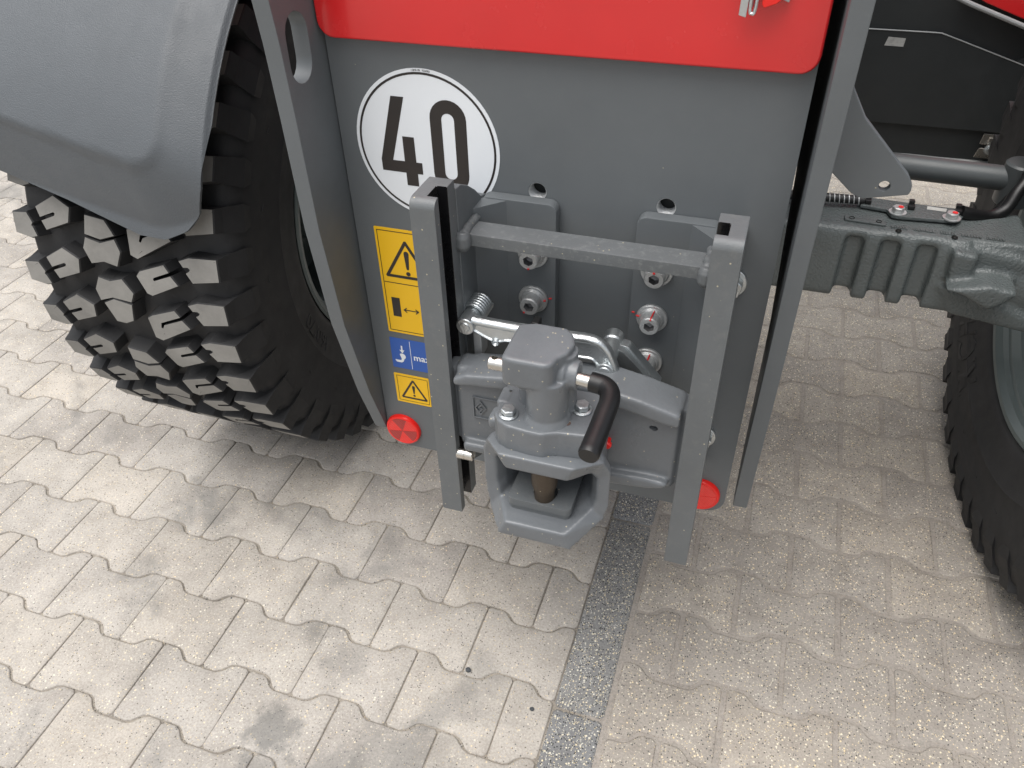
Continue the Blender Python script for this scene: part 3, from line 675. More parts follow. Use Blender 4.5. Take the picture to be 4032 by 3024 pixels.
b.prism(rrect(0.1865, -0.2560, 0.2690, -0.180, (0.007, 0.007, 0.004, 0.004), 4), 'z', 0.650, 0.6615, 0.0022, 2, holes=[circ(0.2305, -0.232, 0.0155, 28)], ang=40)
b.prism(rrect(0.1880, -0.2540, 0.2675, -0.180, 0.006, 4), 'z', 0.640, 0.6503, 0.001, 1)
obj(b, "seat_plate", "grey_paint_dusty", cp)
b = B(); b.lathe([(0, 0), (0, 0.0116), (0.0015, 0.0128), (0.022, 0.0130), (0.036, 0.0165), (0.082, 0.0165), (0.082, 0)], (0.2310, -0.240, 0.6520), (0, 0, 1), 32)
obj(b, "coupling_pin", "pin_steel", cp)
# base flange of the pin housing (bulged front) and the housing itself
bz0, bz1 = 0.744, 0.7835
base = [(0.1645, -0.150), (0.1660, -0.236), (0.1750, -0.2480), (0.1870, -0.2545), (0.2150, -0.2575), (0.2320, -0.2575), (0.2410, -0.2525), (0.2500, -0.2490), (0.2770, -0.2455), (0.2890, -0.2425), (0.2945, -0.235), (0.2945, -0.150)]
b = B(); b.prism(base, 'z', bz0, bz1, 0.0025, 2)
b.prism([(0.162, -0.185), (0.178, -0.185), (0.178, -0.216), (0.162, -0.216)], 'z', bz0, bz1 + 0.001, 0.003)
cut2 = B(); cut2.cyl((0.1735, -0.1935, 0.76), (0.1735, -0.1935, 0.80), 0.0019, n=12)
link("base_flange", cast(b, "base_flange", "cast_paint", 0.0014, 2, [cut2]), cp)
b = B()
b.cyl((0.2290, -0.2230, 0.775), (0.2290, -0.2230, 0.845), 0.0248, n=40)
b.cyl((0.2290, -0.2230, 0.780), (0.2290, -0.2230, 0.792), 0.0310, 0.0248, n=40)
b.cyl((0.2050, -0.1960, 0.775), (0.2050, -0.1960, 0.845), 0.0190, n=32)
b.cyl((0.2390, -0.2020, 0.775), (0.2390, -0.2020, 0.868), 0.0200, n=32)
hd = [(0.1805, -0.178), (0.1805, -0.2440), (0.1880, -0.2480), (0.2335, -0.2480), (0.2400, -0.2420), (0.2430, -0.228), (0.2520, -0.215), (0.2545, -0.198), (0.2480, -0.180), (0.2380, -0.170), (0.2000, -0.170)]
b.prism(hd, 'z', 0.8375, 0.8775, 0.0045, 3)
b.prism([(0.186, 0.845), (0.186, 0.836), (0.200, 0.826), (0.238, 0.826), (0.240, 0.845)], 'y', -0.238, -0.178, 0.003)
b.cyl((0.238, -0.2120, 0.8440), (0.2635, -0.2120, 0.8440), 0.0170, n=32)
b.cyl((0.238, -0.2120, 0.8440), (0.2500, -0.2120, 0.8440), 0.0205, n=32)
link("pin_housing", cast(b, "pin_housing", "cast_paint", 0.0014, 5), cp)
for x, y in ((0.1845, -0.2350), (0.2665, -0.2020)):     # flange bolts
    b = B(); z = bz1 + 0.0006
    b.lathe([(0, 0.0), (0, 0.0116), (0.0012, 0.0120), (0.0020, 0.0112), (0.0026, 0.0090)], (x, y, z), (0, 0, 1), 32)
    b.ngon((x, y, z + 0.0020), (x, y, z + 0.0098), 0.0093, 6, 0.0009, 0.2 + x)
    obj(b, "flange_bolt", "zinc", cp, 28)
# hand lever: steel shaft through the housing and bent black grip
HZ, HY = 0.8450, -0.2195
b = B(); b.cyl((0.1575, HY, HZ), (0.182, HY, HZ), 0.0083, n=28, bev=0.0008)
cutm = B(); cutm.cyl((0.1640, HY, HZ - 0.02), (0.1640, HY, HZ + 0.02), 0.0036, n=18)
me = b.mesh("lever_shaft", "steel", 40); o = bpy.data.objects.new("tmp", me); COL.objects.link(o)
cm = bpy.data.objects.new("tmpc", cutm.mesh("cut", "dark_hole", 0)); COL.objects.link(cm)
md = o.modifiers.new("b", 'BOOLEAN'); md.operation = 'DIFFERENCE'; md.object = cm; md.solver = 'EXACT'
dg = bpy.context.evaluated_depsgraph_get(); dg.update(); me2 = bpy.data.meshes.new_from_object(o.evaluated_get(dg)); me2.name = "lever_shaft"
bpy.data.objects.remove(o); bpy.data.objects.remove(cm)
link("lever_shaft", me2, cp)
b = B(); b.cyl((0.255, -0.2185, HZ), (0.290, -0.2225, HZ), 0.0080, n=28); obj(b, "lever_shaft", "steel", cp, 40)
gp = spline([(0.2785, -0.2205, 0.8450), (0.2860, -0.2215, 0.8450), (0.2960, -0.2245, 0.8450), (0.3035, -0.2330, 0.8445), (0.3065, -0.2470, 0.8430), (0.3060, -0.2650, 0.8410), (0.3045, -0.2950, 0.8370), (0.3025, -0.3260, 0.8330)], 6)
b = B(); nb = len(gp); b.tube(gp, [0.0098] + [0.0116] * (nb - 3) + [0.0118, 0.0102], 24)
obj(b, "grip", "black_grip", cp, 45)
# zinc release linkage behind the housing
b = B(); LY = -0.120
ltop = [(0.0985, 0.8330), (0.1062, 0.8322), (0.1286, 0.8316), (0.1581, 0.8311), (0.1900, 0.8318), (0.2281, 0.8325), (0.2450, 0.8335), (0.2578, 0.8331), (0.2660, 0.8305), (0.2720, 0.8263), (0.2770, 0.8200), (0.2808, 0.8126), (0.2850, 0.8020), (0.2879, 0.7910)]
lbot = [(0.0940, 0.8150), (0.1000, 0.8119), (0.1248, 0.8009), (0.1362, 0.8014), (0.1488, 0.8045), (0.1900, 0.8035), (0.2378, 0.7992), (0.2545, 0.7996), (0.2610, 0.7975), (0.2642, 0.7930), (0.2655, 0.7880)]
b.prism(ltop + [(0.2790, 0.7785)] + lbot[::-1], 'y', LY - 0.0035, LY + 0.006, 0.0006, 1)
b.tube(spline([(x, LY, z - 0.0045) for x, z in ltop], 4), 0.0058, 14, flat=1.3)
b.tube(spline([(x, LY, z + 0.0022) for x, z in lbot], 4), 0.0031, 10, flat=1.8)
b.lathe([(0, 0), (0, 0.0112), (0.001, 0.0122), (0.018, 0.0122), (0.018, 0)], (0.0905, LY - 0.010, 0.8210), (0, 1, 0), 28)
b.lathe([(-0.0012, 0), (-0.0012, 0.0060), (0, 0.0070)], (0.0905, LY - 0.010, 0.8210), (0, 1, 0), 24)
b.lathe([(0, 0), (0, 0.0112), (0.001, 0.0122), (0.018, 0.0122), (0.018, 0)], (0.2763, LY - 0.010, 0.7890), (0, 1, 0), 28)
b.lathe([(-0.0012, 0), (-0.0012, 0.0068), (0, 0.0078)], (0.2763, LY - 0.010, 0.7890), (0, 1, 0), 24)
b.lathe([(0, 0.0022), (-0.0030, 0.0045), (0.0, 0.0062), (0.006, 0.0062)], (0.1300, LY - 0.004, 0.8015), (0, 1, 0), 18)
lk = obj(b, "release_lever", "zinc", cp, 40)
b = B(); b.cyl((0.0905, LY + 0.004, 0.8205), (0.0890, -0.060, 0.8170), 0.0118, n=24)
coil = []
for i in range(6 * 16 + 1):
    a = i / 16 * 2 * pi; s_ = i / (6 * 16); coil.append((0.0900 - 0.0008 * s_ + 0.0148 * cos(a), -0.098 + 0.036 * s_, 0.8195 - 0.0022 * s_ + 0.0148 * sin(a)))
obj(b, "spring_pin", "zinc", lk); b = B(); b.tube(coil, 0.0025, 8); obj(b, "spring", "zinc", lk, 60)
b = B(); b.lathe([(0, 0.0110), (0.050, 0.0118), (0.052, 0.0135), (0.066, 0.0142), (0.068, 0.0130), (0.068, 0)], (0.2755, -0.122, 0.7890), (-0.05, 1, 0.05), 28)
b.prism([(0.2700, 0.803), (0.2920, 0.793), (0.3080, 0.777), (0.3350, 0.746), (0.3300, 0.738), (0.3050, 0.748), (0.2820, 0.762), (0.2680, 0.775)], 'y', -0.088, -0.0765, 0.002)
b.prism([(0.2760, 0.797), (0.2960, 0.7940), (0.3420, 0.7420), (0.3340, 0.7400)], 'y', -0.0765, -0.060, 0.002)
obj(b, "pivot_link", "zinc", lk)
b = B(); b.box((0.178, LY - 0.004, 0.800), (0.188, LY + 0.012, 0.842), 0.002); b.box((0.170, LY - 0.006, 0.803), (0.182, LY + 0.004, 0.814), 0.002); obj(b, "stop_block", "black_grip", cp)
b = B(); b.box((0.092, -0.108, 0.76), (0.104, -0.085, 0.812), 0.002); obj(b, "stop_strip", "zinc_dull", cp)
b = B(); b.lathe([(0, 0), (0, 0.0032), (0.007, 0.0034), (0.0085, 0.0056), (0.0125, 0.0060), (0.0150, 0.0045), (0.0155, 0.0)], (0.2925, -0.152, 0.7000), (0, -1, -0.1), 20)
b.tube([(0.2880 + 0.0042 * cos(a) - 0.001, -0.158, 0.6935 + 0.0060 * sin(a)) for a in [i * 2 * pi / 16 for i in range(17)]], 0.0011, 8, caps=False)
obj(b, "grease_cap", "red_plastic", cp)
b = B()                                                 # small orange-red paint smears on the flange and shaft
b.mat(0); b.prism(circ(0.2560, -0.2300, 0.0040, 10), 'z', bz1 + 0.0004, bz1 + 0.0007, 0); obj(b, "paint_mark", "pebble_brown", cp)

# ------------------------------------------------------------------ mudguard over the left wheel
def smooth(a, b_, x): t = max(0, min(1, (x - a) / (b_ - a))); return t * t * (3 - 2 * t)
gx = [-0.3945 - 0.0004 * i for i in range(40)] + [-0.4105 - 0.60 * i / 90 for i in range(91)]
BOT = [(-0.394, 34), (-0.400, 29), (-0.408, 25), (-0.4245, 21.2), (-0.4528, 18.5), (-0.4954, 16.8), (-0.5459, 16.9), (-0.692, 20.6), (-0.8275, 23.4), (-1.05, 27.5)]
def bottom(x):
    for (xa, aa), (xb, ab) in zip(BOT, BOT[1:]):
        if xb <= x <= xa: return aa + (ab - aa) * (xa - x) / (xa - xb)
    return BOT[0][1] if x > BOT[0][0] else BOT[-1][1]
def rad(x, a):
    """bulged middle field; below it the skirt turns under, beside it a flatter border"""
    crease = 27.0 + max(0, -0.521 - x) * 15
    dx = (-0.470 - x); da = radians(a - crease) * 0.684
    rr = 0.045
    d = rr - hypot(rr - dx, rr - da) if (dx < rr and da < rr) else min(dx, da)
    k = smooth(-0.075, 0.060, dx - da)
    o = max(0.0, -d)
    low = 0.007 * smooth(-0.003, 0.008, -d) + 0.44 * o
    side = 0.003 * smooth(-0.010, 0.020, -d) + 0.30 * o
    edge = smooth(-0.404, -0.394, x) * 0.005
    return 0.692 - min(0.051, k * low + (1 - k) * side) - edge
t = bmesh.new(); rows = []
NV = 100
for x in gx:
    a0 = bottom(x); col_ = []
    for j in range(NV + 1):
        a = a0 + (118 - a0) * (j / NV) ** 1.35
        r = rad(x, a); col_.append(t.verts.new((x, WH[0] - r * cos(radians(a)), WH[1] + r * sin(radians(a)))))
    rows.append(col_)
for A, C in zip(rows, rows[1:]):
    for j in range(NV): t.faces.new((A[j], C[j], C[j + 1], A[j + 1]))
bmesh.ops.recalc_face_normals(t, faces=t.faces)
bmesh.ops.solidify(t, geom=t.faces[:], thickness=0.006)
b = B(); b.merge(t); obj(b, "mudguard", "guard_plastic", veh, 60)
b = B(); b.tube([(-0.14, -0.02, 1.163), (-0.42, 0.28, 1.165)], 0.014, 12); b.box((-0.42, 0.27, 1.12), (-0.40, 0.42, 1.19), 0.003); obj(b, "mudguard_bracket", "dark_panel", veh)

# ------------------------------------------------------------------ wheels
TB = 0.566
half = [(-0.2, TB), (-0.10, TB + 0.002), (0, TB + 0.003), (0.10, TB + 0.002), (0.175, TB + 0.005), (0.203, TB + 0.006), (0.2195, 0.560), (0.2285, 0.530), (0.2292, 0.498), (0.2282, 0.489), (0.2282, 0.484), (0.2268, 0.479), (0.229, 0.45), (0.2275, 0.425), (0.2285, 0.421), (0.2265, 0.417), (0.222, 0.392), (0.214, 0.365), (0.213, 0.352), (0.206, 0.338), (0.196, 0.330)]
tyre_prof = [(-x, r) for x, r in reversed(half) if x > 0.1] + half[1:]
b = B(); b.lathe(tyre_prof, (0, 0, 0), (1, 0, 0), 144); tyre_me = b.mesh("tyre", "rubber", 40)
half2 = [(-0.2, TB), (0.0, TB), (0.15, 0.575), (0.195, 0.5865), (0.2080, 0.5845), (0.2190, 0.570), (0.2275, 0.540), (0.2290, 0.515)] + [p for p in half if p[1] < 0.51]
b = B(); b.lathe([(-x, r) for x, r in reversed(half2) if x > 0.1] + half2[1:], (0, 0, 0), (1, 0, 0), 144); tyre_me2 = b.mesh("tyre", "rubber", 40)
b = B()
b.lathe([(0.198, 0.330), (0.206, 0.334), (0.2095, 0.329), (0.2080, 0.320), (0.202, 0.314), (0.197, 0.308), (0.186, 0.307), (0.183, 0.299), (0.165, 0.297), (0.160, 0.288), (0.135, 0.286), (0.131, 0.278), (0.10, 0.277), (0.06, 0.276), (0.02, 0.284), (-0.04, 0.270), (-0.06, 0.20), (-0.05, 0.13), (-0.05, 0.0)], (0, 0, 0), (1, 0, 0), 96)
b.lathe([(-0.198, 0.330), (-0.2095, 0.329), (-0.20, 0.314), (-0.15, 0.290), (-0.08, 0.27)], (0, 0, 0), (1, 0, 0), 64)
b.lathe([(-0.04, 0.14), (0.10, 0.135), (0.13, 0.125), (0.13, 0.0)], (0, 0, 0), (1, 0, 0), 48)
for k in range(8):
    a = k * pi / 4; b.ngon((-0.045, 0.17 * cos(a), 0.17 * sin(a)), (-0.02, 0.17 * cos(a), 0.17 * sin(a)), 0.018, 6, 0.001)
rim_me = b.mesh("wheel", "rim_paint", 35)
def lug_mesh(polys, buttress=False, name="tread_block"):
    """polys: [(x, angle deg)] outlines on the rolling surface, drawn about angle 0"""
    bm = bmesh.new()
    def V(x, a, r): return bm.verts.new((x, -r * cos(radians(a)), r * sin(radians(a))))
    for pl in polys:
        cx_ = sum(p[0] for p in pl) / len(pl); ca = sum(p[1] for p in pl) / len(pl)
        rt = 0.6 if abs(cx_) < 0.17 else 0.5985
        out = [((p[0] - cx_) * 1.0 + cx_, (p[1] - ca) + ca) for p in pl]
        def grow(d): return [(cx_ + (p[0] - cx_) * (1 + d / max(0.01, hypot(p[0] - cx_, (p[1] - ca) * 0.0105))), ca + (p[1] - ca) * (1 + d / max(0.01, hypot(p[0] - cx_, (p[1] - ca) * 0.0105)))) for p in out]
        g0, g1 = grow(0.0022), grow(0.007)
        r0 = [V(p[0], p[1], rt) for p in out]; r1 = [V(p[0], p[1], rt - 0.0024) for p in g0]; r2 = [V(p[0], p[1], TB - 0.012) for p in g1]
        f = bm.faces.new(r0); f.material_index = 1; n = len(pl)
        for A, C in ((r0, r1), (r1, r2)):
            for k in range(n): bm.faces.new((A[k], A[(k + 1) % n], C[(k + 1) % n], C[k]))
    if buttress:
        s = 1 if polys[0][0][0] > 0 else -1
        e = sorted([p for p in polys[0]], key=lambda p: -s * p[0])[:2]; a0, a1 = sorted((e[0][1], e[1][1]))
        X = s * abs(e[0][0])
        sec = [(X, 0.5965), (X + s * 0.0070, 0.565), (X + s * 0.0150, 0.535), (X + s * 0.0115, 0.512), (X - s * 0.035, 0.52), (X - s * 0.03, 0.5965)]
        w = [0.0, 0.45, 0.75, 0.1, 0.0, 0.0]
        A = [V(x, a0 - k, r) for (x, r), k in zip(sec, w)]; C = [V(x, a1 + k, r) for (x, r), k in zip(sec, w)]
        bm.faces.new(A); bm.faces.new(C); n = len(sec)
        for k in range(n): bm.faces.new((A[k], A[(k + 1) % n], C[(k + 1) % n], C[k]))
    bmesh.ops.recalc_face_normals(bm, faces=bm.faces)
    me = bpy.data.meshes.new(name); bm.to_mesh(me); bm.free(); me.materials.append(M["rubber"]); me.materials.append(M["tread_face"])
    return me
WX = -0.6515
sh_ = lambda pl, a: [(x - WX, an - a) for x, an in pl]
Lg = {
 'A': lug_mesh([sh_([(-0.434, 13.4), (-0.434, 9.6), (-0.489, 8.6), (-0.500, 10.2), (-0.493, 10.6), (-0.490, 11.0), (-0.494, 11.3), (-0.504, 11.2), (-0.511, 12.2), (-0.4897, 13.0)], 11.4)], True),
 'B': lug_mesh([sh_([(-0.6088, 8.1), (-0.5999, 9.1), (-0.5455, 11.0), (-0.5370, 9.75), (-0.572, 8.35), (-0.574, 7.95), (-0.572, 7.75), (-0.535, 9.15), (-0.5223, 7.6), (-0.5841, 4.8), (-0.5944, 5.1)], 11.4)]),
 'B2': lug_mesh([sh_([(-0.612, 8.0), (-0.600, 8.7), (-0.5455, 10.6), (-0.5370, 9.4), (-0.585, 7.4), (-0.589, 6.3), (-0.585, 6.2), (-0.580, 7.0), (-0.535, 8.8), (-0.5223, 7.2), (-0.598, 3.2), (-0.612, 3.7)], 11.4)]),
 'C1': lug_mesh([sh_([(-0.700, 17.6), (-0.6594, 17.2), (-0.6417, 14.75), (-0.6734, 13.75), (-0.7060, 14.3)], 12)]),
 'C2': lug_mesh([sh_([(-0.7063, 13.7), (-0.6755, 13.05), (-0.6431, 14.1), (-0.6342, 12.0), (-0.6473, 9.3), (-0.6749, 9.8), (-0.7037, 9.1), (-0.7151, 11.7)], 12)]),
 'D1': lug_mesh([sh_([(-0.6975, 17.9), (-0.6733, 17.5), (-0.6452, 18.3), (-0.6273, 15.8), (-0.6384, 13.9), (-0.6791, 14.2), (-0.709, 13.2), (-0.7124, 15.4)], 12)]),
 'D2': lug_mesh([sh_([(-0.703, 12.7), (-0.6781, 13.85), (-0.640, 13.3), (-0.6500, 9.8), (-0.670, 8.9), (-0.6906, 9.0)], 12)]),
 'E': lug_mesh([sh_([(-0.8655, 16.1), (-0.8333, 16.4), (-0.8235, 14.7), (-0.8270, 14.2), (-0.8240, 13.9), (-0.8179, 12.4), (-0.8323, 12.0), (-0.8655, 12.5)], 14.4)], True),
 'F': lug_mesh([sh_([(-0.8078, 17.3), (-0.7653, 19.6), (-0.7325, 18.0), (-0.7389, 15.4), (-0.7913, 13.5), (-0.799, 15.0), (-0.768, 16.2), (-0.766, 16.6), (-0.769, 16.8), (-0.801, 15.6)], 14.4)]),
}
def wheel_arc(root, a_lo, a_hi, keys):
    """tread blocks: those the picture shows one by one, the rest of the tyre's as one mesh"""
    rest = bmesh.new()
    def put(key, a):
        a = (a + 180) % 360 - 180
        if a_lo <= a <= a_hi and key in keys:
            o = link("tread_block", Lg[key], root, loc=(0, 0, 0)); o.rotation_euler = (-radians(a), 0, 0)
        else:
            t = bmesh.new(); t.from_mesh(Lg[key]); bmesh.ops.rotate(t, verts=t.verts, cent=(0, 0, 0), matrix=Matrix.Rotation(-radians(a), 3, 'X'))
            m_ = bpy.data.meshes.new("t"); t.to_mesh(m_); t.free(); rest.from_mesh(m_); bpy.data.meshes.remove(m_)
    for k in range(44):
        put('A', 11.4 + 8.1818 * k); put('B' if k % 2 == 0 else 'B2', 11.4 + 8.1818 * k)
    for k in range(40): put('E', 14.4 + 9 * k); put('F', 14.8 + 9 * k)
    for k in range(27):
        a = 12 - 13.333 * k
        for key in (('C1', 'C2') if k % 2 == 0 else ('D1', 'D2')): put(key, a + (0 if k % 2 == 0 else 2.0))
    m_ = bpy.data.meshes.new("tread"); rest.to_mesh(m_); rest.free(); m_.materials.append(M["rubber"]); m_.materials.append(M["tread_face"])
    link("tread", m_, root, kind="stuff", loc=(0, 0, 0))
def vent_hairs(root, a_lo, a_hi):
    b = B(); rr = random.Random(5); t = bmesh.new()
    seeds = [(-0.434, 13.4, 8.1818), (-0.434, 9.6, 8.1818), (-0.489, 8.6, 8.1818), (-0.545, 11.0, 8.1818), (-0.584, 4.9, 8.1818), (-0.865, 16.1, 9), (-0.833, 16.4, 9), (-0.865, 12.5, 9), (-0.808, 17.3, 9), (-0.732, 18.0, 9), (-0.791, 13.6, 9), (-0.706, 13.7, 13.333), (-0.634, 12, 13.333), (-0.703, 9.2, 13.333)]
    for x, a0, pitch in seeds:
        for k in range(-12, 6):
            a = a0 + k * pitch
            if not a_lo < a < a_hi or rr.random() < 0.25: continue
            ar = radians(a + rr.uniform(-0.3, 0.3)); x_ = x - WX + rr.uniform(-0.003, 0.003); L_ = rr.uniform(0.006, 0.013)
            p = Vector((x_, -0.598 * cos(ar), 0.598 * sin(ar))); d = Vector((rr.uniform(-0.5, 0.5), -cos(ar), sin(ar) - 0.3)).normalized()
            q = p + d * L_; s_ = Vector((0.0005, 0, 0)); u_ = d.cross(s_).normalized() * 0.0005
            vs = [t.verts.new(p + s_), t.verts.new(p + u_), t.verts.new(p - s_), t.verts.new(q)]
            for f in ((0, 1, 3), (1, 2, 3), (2, 0, 3)): t.faces.new([vs[i] for i in f])
    b.merge(t); obj(b, "vent_hair", "rubber", root, 0, loc=(0, 0, 0), kind="stuff")
def sidewall_text(root, s, a0, r0, size, xoff, stretch=1.0):
    """raised lettering on the inner sidewall (+x side), tops outwards; a0 = start angle"""
    b = B(); tm = text_mesh(s, size, size * 0.012); R0 = r0
    t = bmesh.new(); t.from_mesh(tm); e = bmesh.ops.extrude_face_region(t, geom=t.faces[:])
    top_ = [x for x in e["geom"] if isinstance(x, bmesh.types.BMVert)]
    for v in top_: v.co.z += 0.0022
    for v in t.verts:
        u, vv, w = v.co.x * stretch, v.co.y, v.co.z; r = R0 + vv; a = radians(a0) + u / (R0 + size * 0.35)
        xs_ = 0.2265
        for (xa, ra), (xb, rb) in zip(half, half[1:]):
            if rb <= r <= ra: xs_ = xa + (xb - xa) * (ra - r) / max(1e-6, ra - rb); break
        v.co = Vector((xs_ - 0.0004 + w, -r * cos(a), r * sin(a)))
    b.merge(t); bpy.data.meshes.remove(tm)
    return obj(b, "sidewall_lettering", "rubber", root, 30, loc=(0, 0, 0))
def add_wheel(xc, rotz, a_lo, a_hi, keys, label, tyre_me=tyre_me):
    w = link("wheel", rim_me, veh, label=label); w.matrix_parent_inverse = Matrix.Identity(4)
    w.location = Vector((xc, WH[0], WH[1])) - VB; w.rotation_euler = (0, 0, rotz)
    link("tyre", tyre_me, w, loc=(0, 0, 0)); wheel_arc(w, a_lo, a_hi, keys); return w
wl_ = add_wheel(WX, 0, -75, 42, set(Lg), "left wheel with coarse grey tread blocks under the mudguard")
wr_ = add_wheel(1.2060, pi + radians(6.5), -75, 60, set(Lg), "right wheel seen from its inner side", tyre_me2)
sidewall_text(wl_, "460/70", -35.5, 0.376, 0.046, 0.2235)
sidewall_text(wr_, "MICHELIN", -66.0, 0.392, 0.120, 0.2265, 0.62)
def side_marks(root):
    """raised mould ribs and hexagon marks on the sidewall facing the machine's middle"""
    b = B()
    for k in range(22):
        a = 2 * pi * k / 22 + 0.05
        for r0, r1, da in ((0.43, 0.475, 0.02), (0.50, 0.525, 0.05)):
            b.tube([(0.2265 if r0 < 0.45 else 0.2225, -r0 * cos(a), r0 * sin(a)), (0.227 if r0 < 0.45 else 0.2170, -r1 * cos(a + da), r1 * sin(a + da)), (0.2268 if r0 < 0.45 else 0.2185, -(r1 - 0.005) * cos(a + da * 2.2), (r1 - 0.005) * sin(a + da * 2.2))], 0.0011, 6)
    obj(b, "mould_rib", "rubber", root, 60, loc=(0, 0, 0), kind="stuff")
side_marks(wl_); side_marks(wr_); vent_hairs(wl_, -70, 35)

# ------------------------------------------------------------------ axle and steering parts on the right
b = B()
b.box((-0.40, 0.572, 0.545), (0.90, 0.705, 0.681), 0.006)
for x0, x1 in ((0.30, 0.588), (0.622, 0.651), (0.686, 0.714), (0.749, 0.80)):
    b.prism([(0.585, 0.678), (0.560, 0.676), (0.556, 0.655), (0.553, 0.60), (0.550, 0.545), (0.556, 0.535), (0.585, 0.537)], 'x', x0, x1, 0.003)
b.prism([(0.64, 0.681), (0.572, 0.681), (0.562, 0.677), (0.562, 0.664), (0.64, 0.66)], 'x', -0.40, 0.80, 0.002)
b.cyl((0.80, 0.63, 0.600), (0.965, 0.63, 0.597), 0.066, 0.085, n=40)
b.prism([(0.77, 0.672), (0.815, 0.668), (0.812, 0.602), (0.775, 0.608)], 'y', 0.535, 0.60, 0.006)
b.prism([(0.768, 0.612), (0.800, 0.606), (0.850, 0.582), (0.868, 0.598), (0.890, 0.625), (0.84, 0.632)], 'y', 0.498, 0.585, 0.006)
b.prism([(0.76, 0.600), (0.87, 0.575), (0.96, 0.545), (0.96, 0.515), (0.80, 0.535)], 'y', 0.545, 0.68, 0.008)
b.prism([(0.80, 0.675), (0.86, 0.668), (0.95, 0.655), (0.95, 0.58), (0.80, 0.60)], 'y', 0.56, 0.69, 0.012)
cuts = []
ax = link("rear_axle", cast(b, "rear_axle", "axle_paint", 0.0045, 5, fac=0.45), veh)
b = B(); b.prism([(0.6076, 0.645), (0.6550, 0.6380), (0.6630, 0.6170), (0.675, 0.6140), (0.7700, 0.6230), (0.7860, 0.6340), (0.7930, 0.6580), (0.786, 0.674), (0.62, 0.684), (0.609, 0.672)], 'z', 0.684, 0.691, 0.002)
spl = obj(b, "sensor_plate", "axle_paint", ax)
for x, y in ((0.6736, 0.6296), (0.7678, 0.6314)):
    b = B(); b.lathe([(0, 0), (0, 0.0160), (0.002, 0.0160), (0.002, 0)], (x, y, 0.6912), (0, 0, 1), 28); b.ngon((x, y, 0.693), (x, y, 0.703), 0.0115, 6, 0.001, x * 3)
    bo = obj(b, "axle_bolt", "zinc_dull", ax, 28)
for x, y in ((0.6750, 0.6290), (0.7690, 0.6310)):
    b = B(); b.prism(circ(x + 0.002, y, 0.0050, 10), 'z', 0.7032, 0.7040, 0); obj(b, "paint_mark", "red_mark", ax)
for x, y in ((0.6204, 0.656), (0.6982, 0.653), (0.7809, 0.657)):
    b = B(); b.box((x - 0.006, y - 0.008, 0.691), (x + 0.006, y + 0.006, 0.700), 0.002); b.box((x - 0.005, y + 0.002, 0.697), (x + 0.005, y + 0.012, 0.706), 0.0015); obj(b, "cable_clip", "black_grip", ax)
b = B(); b.poly([(0.727, 0.6570, 0.6916), (0.7606, 0.6550, 0.6916), (0.7630, 0.6690, 0.6916), (0.7288, 0.6710, 0.6916)]); obj(b, "paper_label", "paper_label", ax, 0)
b = B(); b.prism([(0.5795, 0.6050), (0.5806, 0.5870), (0.6538, 0.5825), (0.6560, 0.6000)], 'z', 0.681, 0.6855, 0.0015); obj(b, "bracket_strip", "axle_paint", ax)
for x, y, z in ((0.5931, 0.5945, 0.6857), (0.6412, 0.5925, 0.6857), (0.6759, 0.5721, 0.6822), (0.7716, 0.5733, 0.6822)):
    b = B(); b.lathe([(0, 0.0055), (0.0015, 0.0048), (-0.0012, 0.0036), (-0.0012, 0)], (x, y, z), (0, 0, 1), 16); obj(b, "screw_hole", "dark_hole", ax)
b = B(); rr = random.Random(2); x = 0.662
for k in range(34):                                     # illegible raised cast lettering
    w_ = rr.uniform(0.002, 0.005); x += w_ + 0.0012
    if k in (6, 14, 20, 27): x += 0.008
    b.box((x - w_, 0.5835 - rr.uniform(0, 0.002), 0.6812), (x, 0.5905 + rr.uniform(0, 0.002), 0.6832), 0.0004)
obj(b, "cast_relief", "axle_paint", ax, kind="stuff")
b = B(); b.tube(spline([(0.46, 0.630, 0.700), (0.53, 0.641, 0.699), (0.58, 0.650, 0.697), (0.612, 0.656, 0.695)], 4), 0.0085, 12); cbl = obj(b, "cable", "black_grip", ax, 60)
b = B(); sp_ = []
for i in range(12 * 12 + 1):
    a = i / 12 * 2 * pi; s_ = i / 144; sp_.append((0.50 + 0.108 * s_, 0.637 + 0.0185 * s_ + 0.0092 * cos(a), 0.6995 - 0.0045 * s_ + 0.0092 * sin(a)))
b.tube(sp_, 0.0012, 6); obj(b, "cable_wrap", "zinc_dull", cbl, 60)
b = B(); b.tube(spline([(0.785, 0.657, 0.695), (0.805, 0.662, 0.689), (0.838, 0.680, 0.680), (0.866, 0.695, 0.690), (0.880, 0.715, 0.718), (0.895, 0.738, 0.745), (0.90, 0.78, 0.80), (0.86, 0.95, 0.95)], 6), 0.012, 14); obj(b, "brake_hose", "black_grip", veh, 60)
b = B(); b.tube(spline([(0.845, 0.705, 0.66), (0.872, 0.72, 0.70), (0.905, 0.74, 0.76), (0.93, 0.78, 0.83), (0.90, 1.0, 0.98)], 6), 0.009, 12); obj(b, "brake_hose", "black_grip", veh, 60)
b = B(); b.tube([(0.45, 0.80, 0.7155), (0.92, 0.80, 0.7085)], 0.0245, 24); b.cyl((0.90, 0.80, 0.66), (0.90, 0.80, 0.745), 0.035, n=28, bev=0.004); obj(b, "tie_rod", "tube_paint", veh, 40)
